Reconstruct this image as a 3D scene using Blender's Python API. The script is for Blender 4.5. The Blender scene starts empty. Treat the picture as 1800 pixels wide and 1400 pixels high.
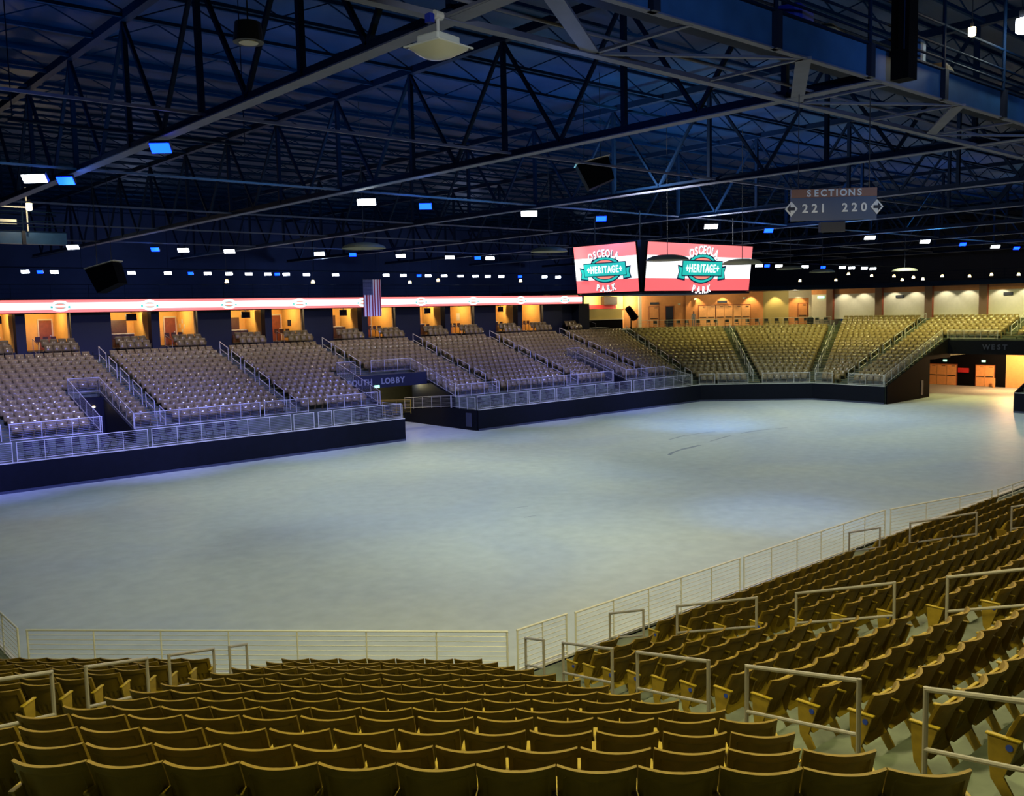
import bpy, bmesh, math, random
from mathutils import Vector, Matrix
random.seed(7)
S2 = math.sqrt(2)
# ------------------------------------------------------------------ camera
CAM_F, CAM_H, PITCH, ROLL, YAW = 1615.0, 8.7, math.radians(5.5), math.radians(1.25), math.radians(48.7)
fw = Vector((math.cos(YAW)*math.cos(PITCH), math.sin(YAW)*math.cos(PITCH), -math.sin(PITCH)))
r0 = Vector((math.sin(YAW), -math.cos(YAW), 0)); u0 = r0.cross(fw)
rt = r0*math.cos(ROLL) - u0*math.sin(ROLL); upv = u0*math.cos(ROLL) + r0*math.sin(ROLL)
EYE = Vector((0, 0, CAM_H))
cd = bpy.data.cameras.new('camera'); cam = bpy.data.objects.new('camera', cd)
bpy.context.scene.collection.objects.link(cam); bpy.context.scene.camera = cam
cd.sensor_fit = 'HORIZONTAL'; cd.sensor_width = 36; cd.lens = 36*CAM_F/1800; cd.clip_end = 400; cd.clip_start = .1
m3 = Matrix((rt, upv, -fw)).transposed(); cam.matrix_world = Matrix.Translation(EYE) @ m3.to_4x4()
def project(p):
    v = Vector(p) - EYE; z = v.dot(fw)
    if z <= 0: return None
    return 900 + CAM_F*v.dot(rt)/z, 700 - CAM_F*v.dot(upv)/z, z
# ------------------------------------------------------------------ world, exposure
sc = bpy.context.scene
w = bpy.data.worlds.new('world'); sc.world = w; w.use_nodes = True
w.node_tree.nodes['Background'].inputs[0].default_value = (.01, .03, .09, 1)
w.node_tree.nodes['Background'].inputs[1].default_value = .4
sc.view_settings.view_transform = 'Standard'; sc.view_settings.look = 'None'
sc.view_settings.exposure = 0.0; sc.view_settings.gamma = 1; sc.view_settings.use_curve_mapping = False
sc.cycles.max_bounces = 5; sc.cycles.diffuse_bounces = 3; sc.cycles.glossy_bounces = 2; sc.cycles.sample_clamp_indirect = 4
C = sc.collection
def lamp(kind, name, loc, energy, color=(1, 1, 1), target=None, **kw):
    d = bpy.data.lights.new(name, kind); d.energy = energy; d.color = color
    for k, v in kw.items(): setattr(d, k, v)
    o = bpy.data.objects.new(name, d); o.location = loc; C.objects.link(o)
    if target is not None: o.rotation_euler = (Vector(target)-Vector(loc)).to_track_quat('-Z', 'Y').to_euler()
    return o
WHITE = (.86, 1.0, .95); BLUE = (.05, .16, 1.0); WARM = (1, .62, .25); GOLD = (1, .93, .42)
# floods over the event floor
for x in (12, 26, 40, 54, 68):
    for y in (22.2, 32.4, 42):
        lamp('SPOT', 'floor_flood', (x, y, 13.0), (2050 if x < 60 else 2400)*(.5 if x < 20 else 1)*{22.2: .8, 32.4: .95, 42: 1.25}[y], WHITE, (x+1, y, 0), spot_size=2.25, spot_blend=.8, shadow_soft_size=.35)
# house light over the nearest stand
for x, y, e in ((2.5, 6, 1300), (7, 7.5, 2600), (1, 13, 1500), (15, 7, 2500), (23, 8, 2500), (32, 8, 2500), (9, 2, 1300)):
    lamp('SPOT', 'house_light', (x, y, 13.2), e, GOLD if x < 12 else (1, .82, .48), (x+.6, y+.8, 0), spot_size=2.5, spot_blend=.7, shadow_soft_size=.3)
# blue wash on the long far stand and on the roof steel
for x in (9, 18, 27, 37, 48, 58):
    lamp('SPOT', 'blue_wash', (x, 40, 12.6), 20000 if x < 20 else 12500, (.24, .26, 1.0), (x+1, 56.0, 3.0), spot_size=1.0, spot_blend=1.0, shadow_soft_size=.3)
for x, y in ((9.3, 32.3), (23.1, 31.5), (34, 31.7), (49.3, 32.1), (23, 61.6), (37.7, 60.9), (49.4, 60.2), (78.9, 32.9), (64, 33), (16, 16), (4, 20)):
    lamp('POINT', 'blue_fixture_glow', (x, y, 12.75), 90, (.06, .24, 1.0), shadow_soft_size=.25)
for x in (10, 26, 42, 58, 76): lamp('POINT', 'upper_wall_fill', (x, 72.5, 13.2), 260, (.45, .6, 1.0), shadow_soft_size=.3)  # added bluish fill so the wall above the suites is not black
lamp('SPOT', 'blue_wash', (21, 17, 12.8), 1500, (.16, .3, 1.0), (20, 13, 2.0), spot_size=.7, spot_blend=1, shadow_soft_size=.25)
lamp('SPOT', 'rail_light', (6, 21, 12.8), 700, WHITE, (9, 14, 2.0), spot_size=.9, spot_blend=1, shadow_soft_size=.25)
for x, y, tx, ty, e, sz in ((50, 32.4, 55, 42, 8000, .8), (30, 20, 33, 21, 2400, .75), (10, 40, 12, 47, 1500, .6), (40, 42.6, 41, 47, 1200, .6), (62, 32.4, 66, 34, 1400, .7)):
    lamp('SPOT', 'blue_floor_wash', (x, y, 13.0), e, (.10, .34, 1.0), (tx, ty, 0), spot_size=sz, spot_blend=1.0, shadow_soft_size=.3)
for x, y, e in ((24, 24, 1500), (34, 34, 900), (30, 46, 1500), (20, 46, 600), (72, 40, 900)):
    lamp('SPOT', 'floor_flood', (x, y, 13.0), e, WHITE, (x, y+1, 0), spot_size=1.3, spot_blend=1.0, shadow_soft_size=.35)
lamp('SPOT', 'steel_fill', (29.2, 25, 12.6), 1300, (.95, .97, 1), (30.4, 25, 13.6), spot_size=2.6, spot_blend=.6, shadow_soft_size=.1)  # these uplights are added to brighten the roof chords and deck
lamp('SPOT', 'steel_fill', (40.2, 30, 12.5), 900, (.95, .97, 1), (41.2, 30, 13.6), spot_size=2.6, spot_blend=.6, shadow_soft_size=.1)
lamp('SPOT', 'steel_fill', (20.5, 14.5, 14.4), 900, (.7, .75, 1), (24, 17, 17.5), spot_size=1.5, spot_blend=.8, shadow_soft_size=.1)
lamp('SPOT', 'steel_fill', (31, 16, 14.4), 300, (.6, .65, 1), (34, 19, 17.5), spot_size=1.5, spot_blend=.8, shadow_soft_size=.1)
# warm house light over the far and end stands
for x in (14, 24, 34, 44, 54, 64):
    lamp('SPOT', 'stand_light', (x, 61, 12.6), 760, (1, .86, .74), (x, 64, 4), spot_size=2.2, spot_blend=.8, shadow_soft_size=.3)
for x, y, e in ((78, 54, 1300), (84, 48, 1900), (84, 41, 2500), (86, 34, 2900), (88, 28, 2500), (75, 58, 1100)):
    lamp('SPOT', 'stand_light', (x, y, 12.6), e, (1, .95, .34), (x+2, y+1, 4), spot_size=2.2, spot_blend=.8, shadow_soft_size=.3)
for x in (6, 16, 26, 38, 50, 64, 80):                  # added fill from below that tints the roof steel blue
    lamp('SPOT', 'roof_fill', (x, 28, 12.2), 1500 if x > 20 else 900, (.05, .46, 1.0), (x, 30, 18), spot_size=2.7, spot_blend=1.0, shadow_soft_size=.6)
for x in (14, 22, 32):
    lamp('SPOT', 'catwalk_fill', (x-4, 3.0, 12.6), 650, (.3, .52, 1.0), (x, 10.1, 13.8), spot_size=1.5, spot_blend=1.0, shadow_soft_size=.3)  # added spots on the camera side that light the side plate blue
# ------------------------------------------------------------------ materials
def lin(c): return tuple(((v/255)/12.92 if v/255 <= .04045 else ((v/255+.055)/1.055)**2.4) for v in c)
def mat(name, rgb, rough=.6, metal=0, emit=0, noise=0, scale=6, bump=0, spec=.5, srgb=True):
    m = bpy.data.materials.new(name); m.use_nodes = True; nt = m.node_tree; b = nt.nodes['Principled BSDF']
    c = lin(rgb) if srgb else rgb
    b.inputs['Base Color'].default_value = (*c, 1); b.inputs['Roughness'].default_value = rough
    b.inputs['Metallic'].default_value = metal; b.inputs['Specular IOR Level'].default_value = spec
    if emit:
        b.inputs['Emission Color'].default_value = (*c, 1); b.inputs['Emission Strength'].default_value = emit
    if noise or bump:
        tc = nt.nodes.new('ShaderNodeTexCoord'); n = nt.nodes.new('ShaderNodeTexNoise')
        n.inputs['Scale'].default_value = scale; n.inputs['Detail'].default_value = 5
        nt.links.new(tc.outputs['Object'], n.inputs['Vector'])
        if noise:
            r = nt.nodes.new('ShaderNodeValToRGB')
            r.color_ramp.elements[0].position = .3; r.color_ramp.elements[1].position = .7
            r.color_ramp.elements[0].color = (*[v*(1-noise) for v in c], 1); r.color_ramp.elements[1].color = (*[min(1, v*(1+noise)) for v in c], 1)
            nt.links.new(n.outputs['Fac'], r.inputs['Fac']); nt.links.new(r.outputs['Color'], b.inputs['Base Color'])
        if bump:
            bp = nt.nodes.new('ShaderNodeBump'); bp.inputs['Strength'].default_value = bump
            nt.links.new(n.outputs['Fac'], bp.inputs['Height']); nt.links.new(bp.outputs['Normal'], b.inputs['Normal'])
    return m
M = dict(
    seat=mat('ochre_plastic', (146, 124, 34), .42, noise=.12, scale=9, spec=.3), seat_far=mat('blue_lit_ochre_plastic', (134, 116, 74), .4, noise=.12, scale=9, spec=.4), seat_gloss=mat('ochre_plastic_gloss', (134, 116, 76), .16, noise=.12, scale=9, spec=.95),  # far seat ochres shifted bluer: the blue wash put into their colour
    seat_back=mat('ochre_plastic_shaded', (116, 94, 24), .5, noise=.15, scale=7, spec=.25),  # same plastic as the pans, darkened to carry the shade on the backs
    seat_metal=mat('ochre_painted_iron', (140, 116, 32), .45, noise=.1, scale=14),
    tread=mat('stand_concrete', (84, 92, 76), .8, noise=.5, scale=1.3, bump=.05),
    yellow=mat('safety_yellow', (196, 158, 40), .6, noise=.15, scale=12),
    front_rail=mat('pale_front_rail', (205, 204, 196), .35, .1), rail=mat('galvanised_rail', (150, 144, 136), .36, .15),
    far_rod=mat('dull_rod', (140, 142, 150), .5, .1), far_rail=mat('pale_rail', (205, 203, 196), .4, .1),
    board=mat('navy_board', (11, 15, 28), .6, noise=.15, scale=3, spec=.15),
    kick=mat('kick_strip', (60, 66, 90), .5),
    navy=mat('navy_paint', (16, 24, 44), .6),
    joist=mat('roof_joist_blue_haze', (4, 34, 62), .7, spec=.05), steel=mat('roof_steel_blue_haze', (6, 26, 50), .6, spec=.1, noise=.12, scale=2),  # roof navy lightened to carry the haze hanging under the deck
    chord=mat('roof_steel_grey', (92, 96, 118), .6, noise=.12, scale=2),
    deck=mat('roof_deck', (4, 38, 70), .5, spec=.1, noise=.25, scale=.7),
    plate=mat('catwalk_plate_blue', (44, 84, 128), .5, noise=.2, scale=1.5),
    black=mat('black_matte', (10, 10, 13), .8, spec=.05), dark=mat('dark_grey', (34, 35, 40), .6),
    white=mat('white_enamel', (205, 208, 200), .4), lens=mat('frosted_lens', (190, 188, 160), .3),
    orange=mat('orange_wall', (240, 184, 96), .8, noise=.05, scale=3), amber=mat('brown_orange_wall', (196, 132, 76), .8, noise=.06, scale=3),
    cream=mat('cream_wall', (214, 206, 178), .85, noise=.04, scale=4), yellow_wall=mat('pale_yellow_wall', (224, 200, 120), .8),
    red=mat('red_fascia', (190, 40, 44), .6), wood=mat('door_wood', (136, 72, 42), .5, noise=.18, scale=5),
    cabinet=mat('cabinet_wood', (84, 54, 34), .5, noise=.2, scale=6), counter=mat('pale_counter', (220, 206, 176), .4),
    door=mat('orange_door', (240, 176, 112), .5, noise=.06, scale=4), olive=mat('olive_wall', (92, 92, 66), .8, noise=.1, scale=3),
    grey=mat('grey_cloth', (130, 140, 150), .9), skin=mat('skin', (170, 116, 90), .6), hair=mat('brown_hair', (70, 40, 24), .8),
    screen_white=mat('screen_white', (255, 255, 255), .5, emit=1.15), screen_red=mat('screen_red', (255, 132, 134), .5, emit=1.0),
    screen_deep=mat('screen_deep_red', (255, 108, 112), .5, emit=.95), pink=mat('ribbon_pink', (255, 130, 128), .5, emit=1.1),
    rib_white=mat('ribbon_white', (255, 252, 250), .5, emit=1.6),
    teal=mat('screen_teal', (40, 190, 178), .5, emit=.9), ink=mat('screen_navy', (22, 34, 74), .6, emit=.35), salmon=mat('screen_salmon', (255, 140, 122), .5, emit=.9),
    lampw=mat('lamp_white', (235, 245, 255), .5, emit=22), lampb=mat('lamp_blue', (4, 34, 255), .5, emit=20), lampy=mat('lamp_warm', (255, 226, 160), .5, emit=12),
    exitg=mat('exit_sign_face', (170, 235, 200), .5, emit=1.6), shutter=mat('olive_shutter', (176, 160, 96), .6),
    bluebag=mat('blue_tarp', (26, 44, 150), .6), tanbag=mat('tan_case', (150, 126, 84), .7), sign_text=mat('sign_letter_silver', (170, 172, 176), .4, .3),
    sign_lit=mat('sign_letter_white', (232, 236, 232), .5),
)
# brick for the end wall pillars, corrugated shutter and deck
def brick_mat():
    m = mat('red_brick', (128, 58, 34), .8); nt = m.node_tree; b = nt.nodes['Principled BSDF']
    t = nt.nodes.new('ShaderNodeTexBrick'); tc = nt.nodes.new('ShaderNodeTexCoord'); mp = nt.nodes.new('ShaderNodeMapping')
    mp.inputs['Rotation'].default_value = (math.pi/2, 0, math.pi/2)
    t.inputs['Color1'].default_value = (*lin((170, 76, 40)), 1); t.inputs['Color2'].default_value = (*lin((140, 60, 32)), 1); t.inputs['Mortar'].default_value = (*lin((120, 92, 70)), 1)
    t.inputs['Scale'].default_value = 5
    nt.links.new(tc.outputs['Object'], mp.inputs[0]); nt.links.new(mp.outputs[0], t.inputs['Vector']); nt.links.new(t.outputs['Color'], b.inputs['Base Color'])
    return m
M['brick'] = brick_mat()
def floor_mat():
    m = mat('floor_concrete', (176, 184, 178), .5, spec=.35); nt = m.node_tree; b = nt.nodes['Principled BSDF']
    tc = nt.nodes.new('ShaderNodeTexCoord')
    def nz(scale, det, dist=0):
        n = nt.nodes.new('ShaderNodeTexNoise'); n.inputs['Scale'].default_value = scale; n.inputs['Detail'].default_value = det; n.inputs['Distortion'].default_value = dist
        nt.links.new(tc.outputs['Object'], n.inputs['Vector']); return n
    a = nz(.11, 6, .6); c = nz(1.7, 8)
    r = nt.nodes.new('ShaderNodeValToRGB'); r.color_ramp.elements[0].position = .3; r.color_ramp.elements[1].position = .72
    r.color_ramp.elements[0].color = (*lin((176, 186, 192)), 1); r.color_ramp.elements[1].color = (*lin((196, 202, 190)), 1)
    nt.links.new(a.outputs['Fac'], r.inputs['Fac'])
    r2 = nt.nodes.new('ShaderNodeValToRGB'); r2.color_ramp.elements[0].position = .25; r2.color_ramp.elements[1].position = .7
    r2.color_ramp.elements[0].color = (.86, .87, .88, 1); r2.color_ramp.elements[1].color = (1.04, 1.04, 1.04, 1)
    nt.links.new(c.outputs['Fac'], r2.inputs['Fac'])
    mx = nt.nodes.new('ShaderNodeMix'); mx.data_type = 'RGBA'; mx.blend_type = 'MULTIPLY'; mx.inputs['Factor'].default_value = 1
    nt.links.new(r.outputs['Color'], mx.inputs['A']); nt.links.new(r2.outputs['Color'], mx.inputs['B']); nt.links.new(mx.outputs['Result'], b.inputs['Base Color'])
    return m
M['floor'] = floor_mat()
def flag_mat():
    m = mat('flag_cloth', (210, 205, 205), .9); nt = m.node_tree; b = nt.nodes['Principled BSDF']
    tc = nt.nodes.new('ShaderNodeTexCoord'); sp = nt.nodes.new('ShaderNodeSeparateXYZ'); nt.links.new(tc.outputs['Object'], sp.inputs[0])
    def ma(op, a, bb, cc=None):
        n = nt.nodes.new('ShaderNodeMath'); n.operation = op
        for i, v in enumerate((a, bb, cc)):
            if v is None: continue
            if isinstance(v, (int, float)): n.inputs[i].default_value = v
            else: nt.links.new(v, n.inputs[i])
        return n.outputs[0]
    st = ma('FRACT', ma('MULTIPLY', sp.outputs['X'], 13/2/1.5), 0)      # thirteen upright stripes over 1.5 m
    red = ma('LESS_THAN', st, .42)
    can = ma('MULTIPLY', ma('LESS_THAN', sp.outputs['X'], 1.5*7/13), ma('GREATER_THAN', sp.outputs['Z'], -1.1))
    fx = ma('SUBTRACT', ma('FRACT', ma('MULTIPLY', sp.outputs['X'], 9/.81), 0), .5); fz = ma('SUBTRACT', ma('FRACT', ma('MULTIPLY', sp.outputs['Z'], 10), 0), .5)
    star = ma('LESS_THAN', ma('ADD', ma('MULTIPLY', fx, fx), ma('MULTIPLY', fz, fz)), .05)
    def mix(f, c1, c2):
        n = nt.nodes.new('ShaderNodeMix'); n.data_type = 'RGBA'; nt.links.new(f, n.inputs['Factor'])
        for k, v in (('A', c1), ('B', c2)):
            if isinstance(v, tuple): n.inputs[k].default_value = (*lin(v), 1)
            else: nt.links.new(v, n.inputs[k])
        return n.outputs['Result']
    c = mix(can, mix(red, (222, 218, 222), (150, 24, 46)), mix(star, (30, 38, 84), (150, 155, 180)))
    nt.links.new(c, b.inputs['Base Color']); return m
M['flag'] = flag_mat()
# ------------------------------------------------------------------ mesh helpers
class MB:
    def __init__(s): s.v = []; s.f = []; s.mi = []
    def add(s, vs, fs, mi=0):
        o = len(s.v); s.v += [tuple(v) for v in vs]; s.f += [tuple(i+o for i in f) for f in fs]; s.mi += [mi]*len(fs)
    def box(s, c, d, ax=None, mi=0):            # centre, full sizes, optional 3 axes
        ax = ax or (Vector((1, 0, 0)), Vector((0, 1, 0)), Vector((0, 0, 1))); c = Vector(c)
        vs = [c + ax[0]*d[0]/2*i + ax[1]*d[1]/2*j + ax[2]*d[2]/2*k for k in (-1, 1) for j in (-1, 1) for i in (-1, 1)]
        s.add(vs, [(0, 2, 3, 1), (4, 5, 7, 6), (0, 1, 5, 4), (2, 6, 7, 3), (0, 4, 6, 2), (1, 3, 7, 5)], mi); return s
    def b2(s, lo, hi, mi=0):
        return s.box([(a+b)/2 for a, b in zip(lo, hi)], [abs(b-a) for a, b in zip(lo, hi)], None, mi)
    def bar(s, p, q, w, h=None, up=(0, 0, 1), mi=0):
        p, q = Vector(p), Vector(q); z = (q-p); L = z.length; z.normalize(); u = Vector(up)
        if abs(z.dot(u)) > .98: u = Vector((1, 0, 0))
        x = z.cross(u).normalized(); y = x.cross(z)
        return s.box((p+q)/2, (w, h or w, L), (x, y, z), mi)
    def tube(s, p, q, r, n=8, mi=0, r2=None):
        p, q = Vector(p), Vector(q); z = (q-p).normalized(); u = Vector((0, 0, 1)) if abs(z.z) < .9 else Vector((1, 0, 0))
        x = z.cross(u).normalized(); y = z.cross(x); r2 = r if r2 is None else r2
        vs = []
        for i in range(n):
            a = 2*math.pi*i/n; d = x*math.cos(a) + y*math.sin(a); vs += [p+d*r, q+d*r2]
        fs = [(2*i, 2*((i+1) % n), 2*((i+1) % n)+1, 2*i+1) for i in range(n)] + [tuple(2*i for i in range(n))[::-1], tuple(2*i+1 for i in range(n))]
        s.add(vs, fs, mi); return s
    def prism(s, poly, z0, z1, mi=0):           # plan polygon, level bottom/top
        n = len(poly); vs = [(x, y, z0) for x, y in poly] + [(x, y, z1) for x, y in poly]
        a = sum(poly[i][0]*poly[(i+1) % n][1]-poly[(i+1) % n][0]*poly[i][1] for i in range(n))
        fs = [tuple(range(n))[::-1], tuple(range(n, 2*n))] + [(i, (i+1) % n, n+(i+1) % n, n+i) for i in range(n)]
        if a < 0: fs = [f[::-1] for f in fs]
        s.add(vs, fs, mi); return s
    def extrude(s, prof, vec, mi=0):            # any planar 3D outline swept by vec
        n = len(prof); v = Vector(vec); vs = [Vector(p) for p in prof] + [Vector(p)+v for p in prof]
        s.add(vs, [tuple(range(n)), tuple(range(n, 2*n))[::-1]] + [(i, n+i, n+(i+1) % n, (i+1) % n) for i in range(n)], mi); return s
    def build(s, name, mats, parent=None, smooth=False, bevel=0, fixn=False):
        me = bpy.data.meshes.new(name); me.from_pydata(s.v, [], s.f)
        if not isinstance(mats, (list, tuple)): mats = [mats]
        for m in mats: me.materials.append(m)
        if len(mats) > 1: me.polygons.foreach_set('material_index', s.mi)
        if smooth: me.polygons.foreach_set('use_smooth', [True]*len(s.f))
        if fixn:
            bm = bmesh.new(); bm.from_mesh(me); bmesh.ops.recalc_face_normals(bm, faces=bm.faces); bm.to_mesh(me); bm.free()
        o = bpy.data.objects.new(name, me); C.objects.link(o)
        if parent: o.parent = parent
        if bevel:
            md = o.modifiers.new('bevel', 'BEVEL'); md.width = bevel; md.segments = 2; md.limit_method = 'ANGLE'
        return o
def tag(o, label=None, cat=None, group=None, kind=None):
    for k, v in (('label', label), ('category', cat), ('group', group), ('kind', kind)):
        if v: o[k] = v
    return o
def thing(name, label, cat, loc=(0, 0, 0), rz=0, group=None):
    o = bpy.data.objects.new(name, None); C.objects.link(o); o.location = loc; o.rotation_euler = (0, 0, rz); o.empty_display_size = .2
    return tag(o, label, cat, group)
def dup(root, loc, rz=0, label=None, group=None):
    r = root.copy(); C.objects.link(r); r.location = loc; r.rotation_euler = (0, 0, rz)
    if label: r['label'] = label
    if group: r['group'] = group
    for ch in root.children:
        c = ch.copy(); C.objects.link(c); c.parent = r
        for g in ch.children:
            d = g.copy(); C.objects.link(d); d.parent = c
    return r
def struct(name, mb, mats, **k): return tag(mb.build(name, mats, **k), kind='structure')
ORD = 'first second third fourth fifth sixth seventh eighth ninth tenth eleventh twelfth thirteenth fourteenth fifteenth sixteenth seventeenth eighteenth nineteenth twentieth'.split()
class Frame:
    def __init__(s, O, t, v): s.O = Vector((*O, 0)); s.t = Vector((*t, 0)).normalized(); s.v = Vector((*v, 0)).normalized()
    def P(s, u, d, z=0): p = s.O + s.t*u + s.v*d; return Vector((p.x, p.y, z))
    def xy(s, u, d): p = s.O + s.t*u + s.v*d; return (p.x, p.y)
    @property
    def rz(s): return math.atan2(-s.v.x*-1, s.v.y*-1) if 0 else math.atan2(-s.v.y, -s.v.x) - math.pi/2   # local +y looks at the floor (-v)
D, R = .81, .26
K = .41421
NC = Frame((17.5/S2, 17.5/S2), (1, -1), (-1, -1))       # near corner stand
NR = Frame((0, 13.1), (1, 0), (0, -1))                  # near stand along the right
NL = Frame((4.4, 0), (0, 1), (-1, 0))                   # near stand along the left end
FS = Frame((0, 51.3), (1, 0), (0, 1))                   # far long stand
FC = Frame((71.45, 47.75), (1, -1), (1, 1))             # far corner stand
FW = Frame((75, 0), (0, 1), (1, 0))                     # west end stand
def terrace(mb, fr, k0, k1, ul, ur, z0=0, first=1.52, raised=None):
    for k in range(k0, k1+1):
        a = 0 if k == 0 else first + D*(k-1); b = first + D*k
        if k == k0 and raised is not None: a = raised
        z = 1.5 + R*k; zz = z0(k) if callable(z0) else z0
        f = lambda g, s: g(s) if callable(g) else g
        mb.prism([fr.xy(f(ul, a), a), fr.xy(f(ur, a), a), fr.xy(f(ur, b), b), fr.xy(f(ul, b), b)], zz, z)
# ------------------------------------------------------------------ event floor
struct('floor', MB().b2((-14, -14, -.3), (75.05, 51.4, 0)), M['floor'])
struct('floor_of_the_end_lobby', MB().b2((75.05, 20, -.3), (106, 52, 0)), M['floor'])
struct('floor_of_the_south_lobby', MB().b2((30, 51.4, -.3), (50, 70, 0)), M['floor'])
SM = mat('rubber_scuff', (132, 142, 152), .6)
def scuff(pts, wd, lab):
    mk = MB()
    for i in range(len(pts)-1):
        (x0, y0), (x1, y1) = pts[i], pts[i+1]; d = Vector((x1-x0, y1-y0, 0)).normalized(); n = Vector((-d.y, d.x, 0))*wd*(.6+.8*random.random())
        mk.add([(x0-n.x, y0-n.y, .004), (x1-n.x, y1-n.y, .004), (x1+n.x, y1+n.y, .004), (x0+n.x, y0+n.y, .004)], [(0, 1, 2, 3)])
    tag(mk.build('tyre_scuff', SM), 'faint dark tyre scuff on the pale floor, ' + lab, 'floor mark', 'tyre scuffs on the floor')
scuff([(42.0, 34.0), (43, 34.5), (44.3, 34.8), (46.3, 35.0)], .13, 'curved hook shaped one'); scuff([(48.0, 35.5), (49.4, 35.8), (51, 36.05)], .08, 'short middle stroke'); scuff([(52.4, 36.2), (54.6, 36.1), (56.8, 35.4)], .10, 'stroke reaching toward the end stand'); scuff([(47, 38.0), (49.1, 38.4), (50.9, 38.3), (52, 38.0)], .07, 'thin one nearest the far stand')
scuff([(26.2, 29.9), (26.9, 29.7)], .05, 'small upper fleck near mid floor'); scuff([(25.3, 28.2), (25.9, 28.1)], .05, 'small lower fleck near mid floor')
# ------------------------------------------------------------------ near stands
t = MB(); terrace(t, NC, 0, 21, lambda s: -11.3-K*s, lambda s: -1.2+K*s); struct('floor_corner_terrace', t, M['tread'])
t = MB(); terrace(t, NR, 0, 19, lambda s: 11.5-K*s, 44); struct('floor_side_terrace', t, M['tread'])
t = MB(); terrace(t, NL, 0, 12, lambda s: 20.4+K*s, 40); struct('floor_end_terrace', t, M['tread'])
def wallstrip(name, pts, z1, m, kick=True, th=.12, side=1):
    b = MB()
    for (x0, y0), (x1, y1) in zip(pts, pts[1:]):
        d = Vector((x1-x0, y1-y0)).normalized(); n = Vector((-d.y, d.x))*side*th
        b.prism([(x0, y0), (x1, y1), (x1+n.x, y1+n.y), (x0+n.x, y0+n.y)], 0, z1, 0)
        b.prism([(x0, y0), (x1, y1), (x1+n.x*1.03, y1+n.y*1.03), (x0+n.x*1.03, y0+n.y*1.03)], z1, z1+.05, 2)
        if kick:
            b.prism([(x0+n.x, y0+n.y), (x1+n.x, y1+n.y), (x1+n.x*1.3, y1+n.y*1.3), (x0+n.x*1.3, y0+n.y*1.3)], 0, .14, 1)
    return struct(name, b, [m, M['kick'], M['far_rail']])
wallstrip('wall_near_side', [(4.4, 44), (4.4, 20.4), (11.5, 13.2), (44, 13.2)], 1.48, M['board'], side=1)
wallstrip('wall_far_side_left', [(35.3, 51.3), (-6, 51.3)], 1.5, M['board'], side=1)
wallstrip('wall_far_side', [(75, 37.4), (75, 44.2), (67.9, 51.3), (41.7, 51.3)], 1.5, M['board'], side=1)
wallstrip('wall_end', [(75, 18), (75, 27.1)], 1.5, M['board'], side=1)
# ---- the folding seat
def grid_surface(mb, fn, nx, nz, th, mi=0):
    """closed slab: fn(a,b)->(point, normal) with a,b in 0..1"""
    f = []; b = []
    for j in range(nz+1):
        for i in range(nx+1):
            p, n = fn(i/nx, j/nz); f.append(p); b.append(p - n*th)
    W = nx+1; N = W*(nz+1); fs = []
    for j in range(nz):
        for i in range(nx):
            q = j*W+i; fs += [(q, q+1, q+W+1, q+W), (N+q, N+q+W, N+q+W+1, N+q+1)]
    for i in range(nx): fs += [(i, N+i, N+i+1, i+1), (nz*W+i, nz*W+i+1, N+nz*W+i+1, N+nz*W+i)]
    for j in range(nz): fs += [(j*W, (j+1)*W, N+(j+1)*W, N+j*W), (j*W+nx, N+j*W+nx, N+(j+1)*W+nx, (j+1)*W+nx)]
    mb.add(f+b, fs, mi)
def back_fn(rear):
    def fn(a, b):
        x = (a-.5)*.512; z = .34 + .51*b; q = x/.253
        y = .21*(1-b)**.9 + .088*q*q - .006
        if rear:                                   # moulded rim, recess and slots on the rear face
            edge = min((.253-abs(x))/.04, (.85-z)/.085, 1)
            dy = 0 if edge < 1 else .02
            if .40 < z < .52 and abs(x) < .2 and (int((x+.2)/.0375) % 2 == 1): dy = .033
            y += dy
        else: y += .0
        return Vector((x, y, z)), Vector((0, -1, 0))
    return fn
def make_seat(flip=0):
    root = thing('arena_seat', '-', 'seat')
    b = MB()                                       # backrest: front skin then rear skin joined as one closed slab
    nx, nz = 28, 16; F = back_fn(False); G = back_fn(True); vs = []
    for S, off in ((F, .034), (G, 0)):
        for j in range(nz+1):
            for i in range(nx+1):
                p, _ = S(i/nx, j/nz); vs.append(Vector((p.x, p.y+off, p.z)))
    W = nx+1; N = W*(nz+1); fs = []
    for j in range(nz):
        for i in range(nx):
            q = j*W+i; fs += [(q+W, q+W+1, q+1, q), (N+q, N+q+1, N+q+W+1, N+q+W)]
    for i in range(nx): fs += [(i, i+1, N+i+1, N+i), (nz*W+i, N+nz*W+i, N+nz*W+i+1, nz*W+i+1)]
    for j in range(nz): fs += [(j*W, N+j*W, N+(j+1)*W, (j+1)*W), (j*W+nx, (j+1)*W+nx, N+(j+1)*W+nx, N+j*W+nx)]
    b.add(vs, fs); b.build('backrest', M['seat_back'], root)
    p = MB()
    def pan(a, c):
        x = (a-.5)*.45; q = x/.225; z = .27+.52*c; y = .22 + .13*min(1, c*3)**.6 - .20*c + .02*q*q*c
        if c > .9: z -= .02*q*q
        return Vector((x, y, z)), Vector((0, 1, 0))
    grid_surface(p, pan, 8, 12, .04); p.build('seat_pan', M['seat'], root, smooth=False, bevel=.008, fixn=True)
    h = MB().tube((-.245, .29, .36), (.245, .29, .36), .012, 6); h.build('hinge_rod', M['dark'], root)
    s = MB()
    prof = [(.35, .61), (.10, .61), (.15, .44), (.21, .27), (.08, .05), (.02, .0), (.15, .0), (.32, .24), (.345, .45)]
    s.extrude([(-.283, y, z) for y, z in prof], (.026, 0, 0)); so = s.build('standard', M['seat_metal'], root, fixn=True, bevel=.004)
    a = MB().box((-.27, .225, .625), (.05, .29, .022)); a.build('armrest', M['seat'], root, bevel=.008)
    return root
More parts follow.
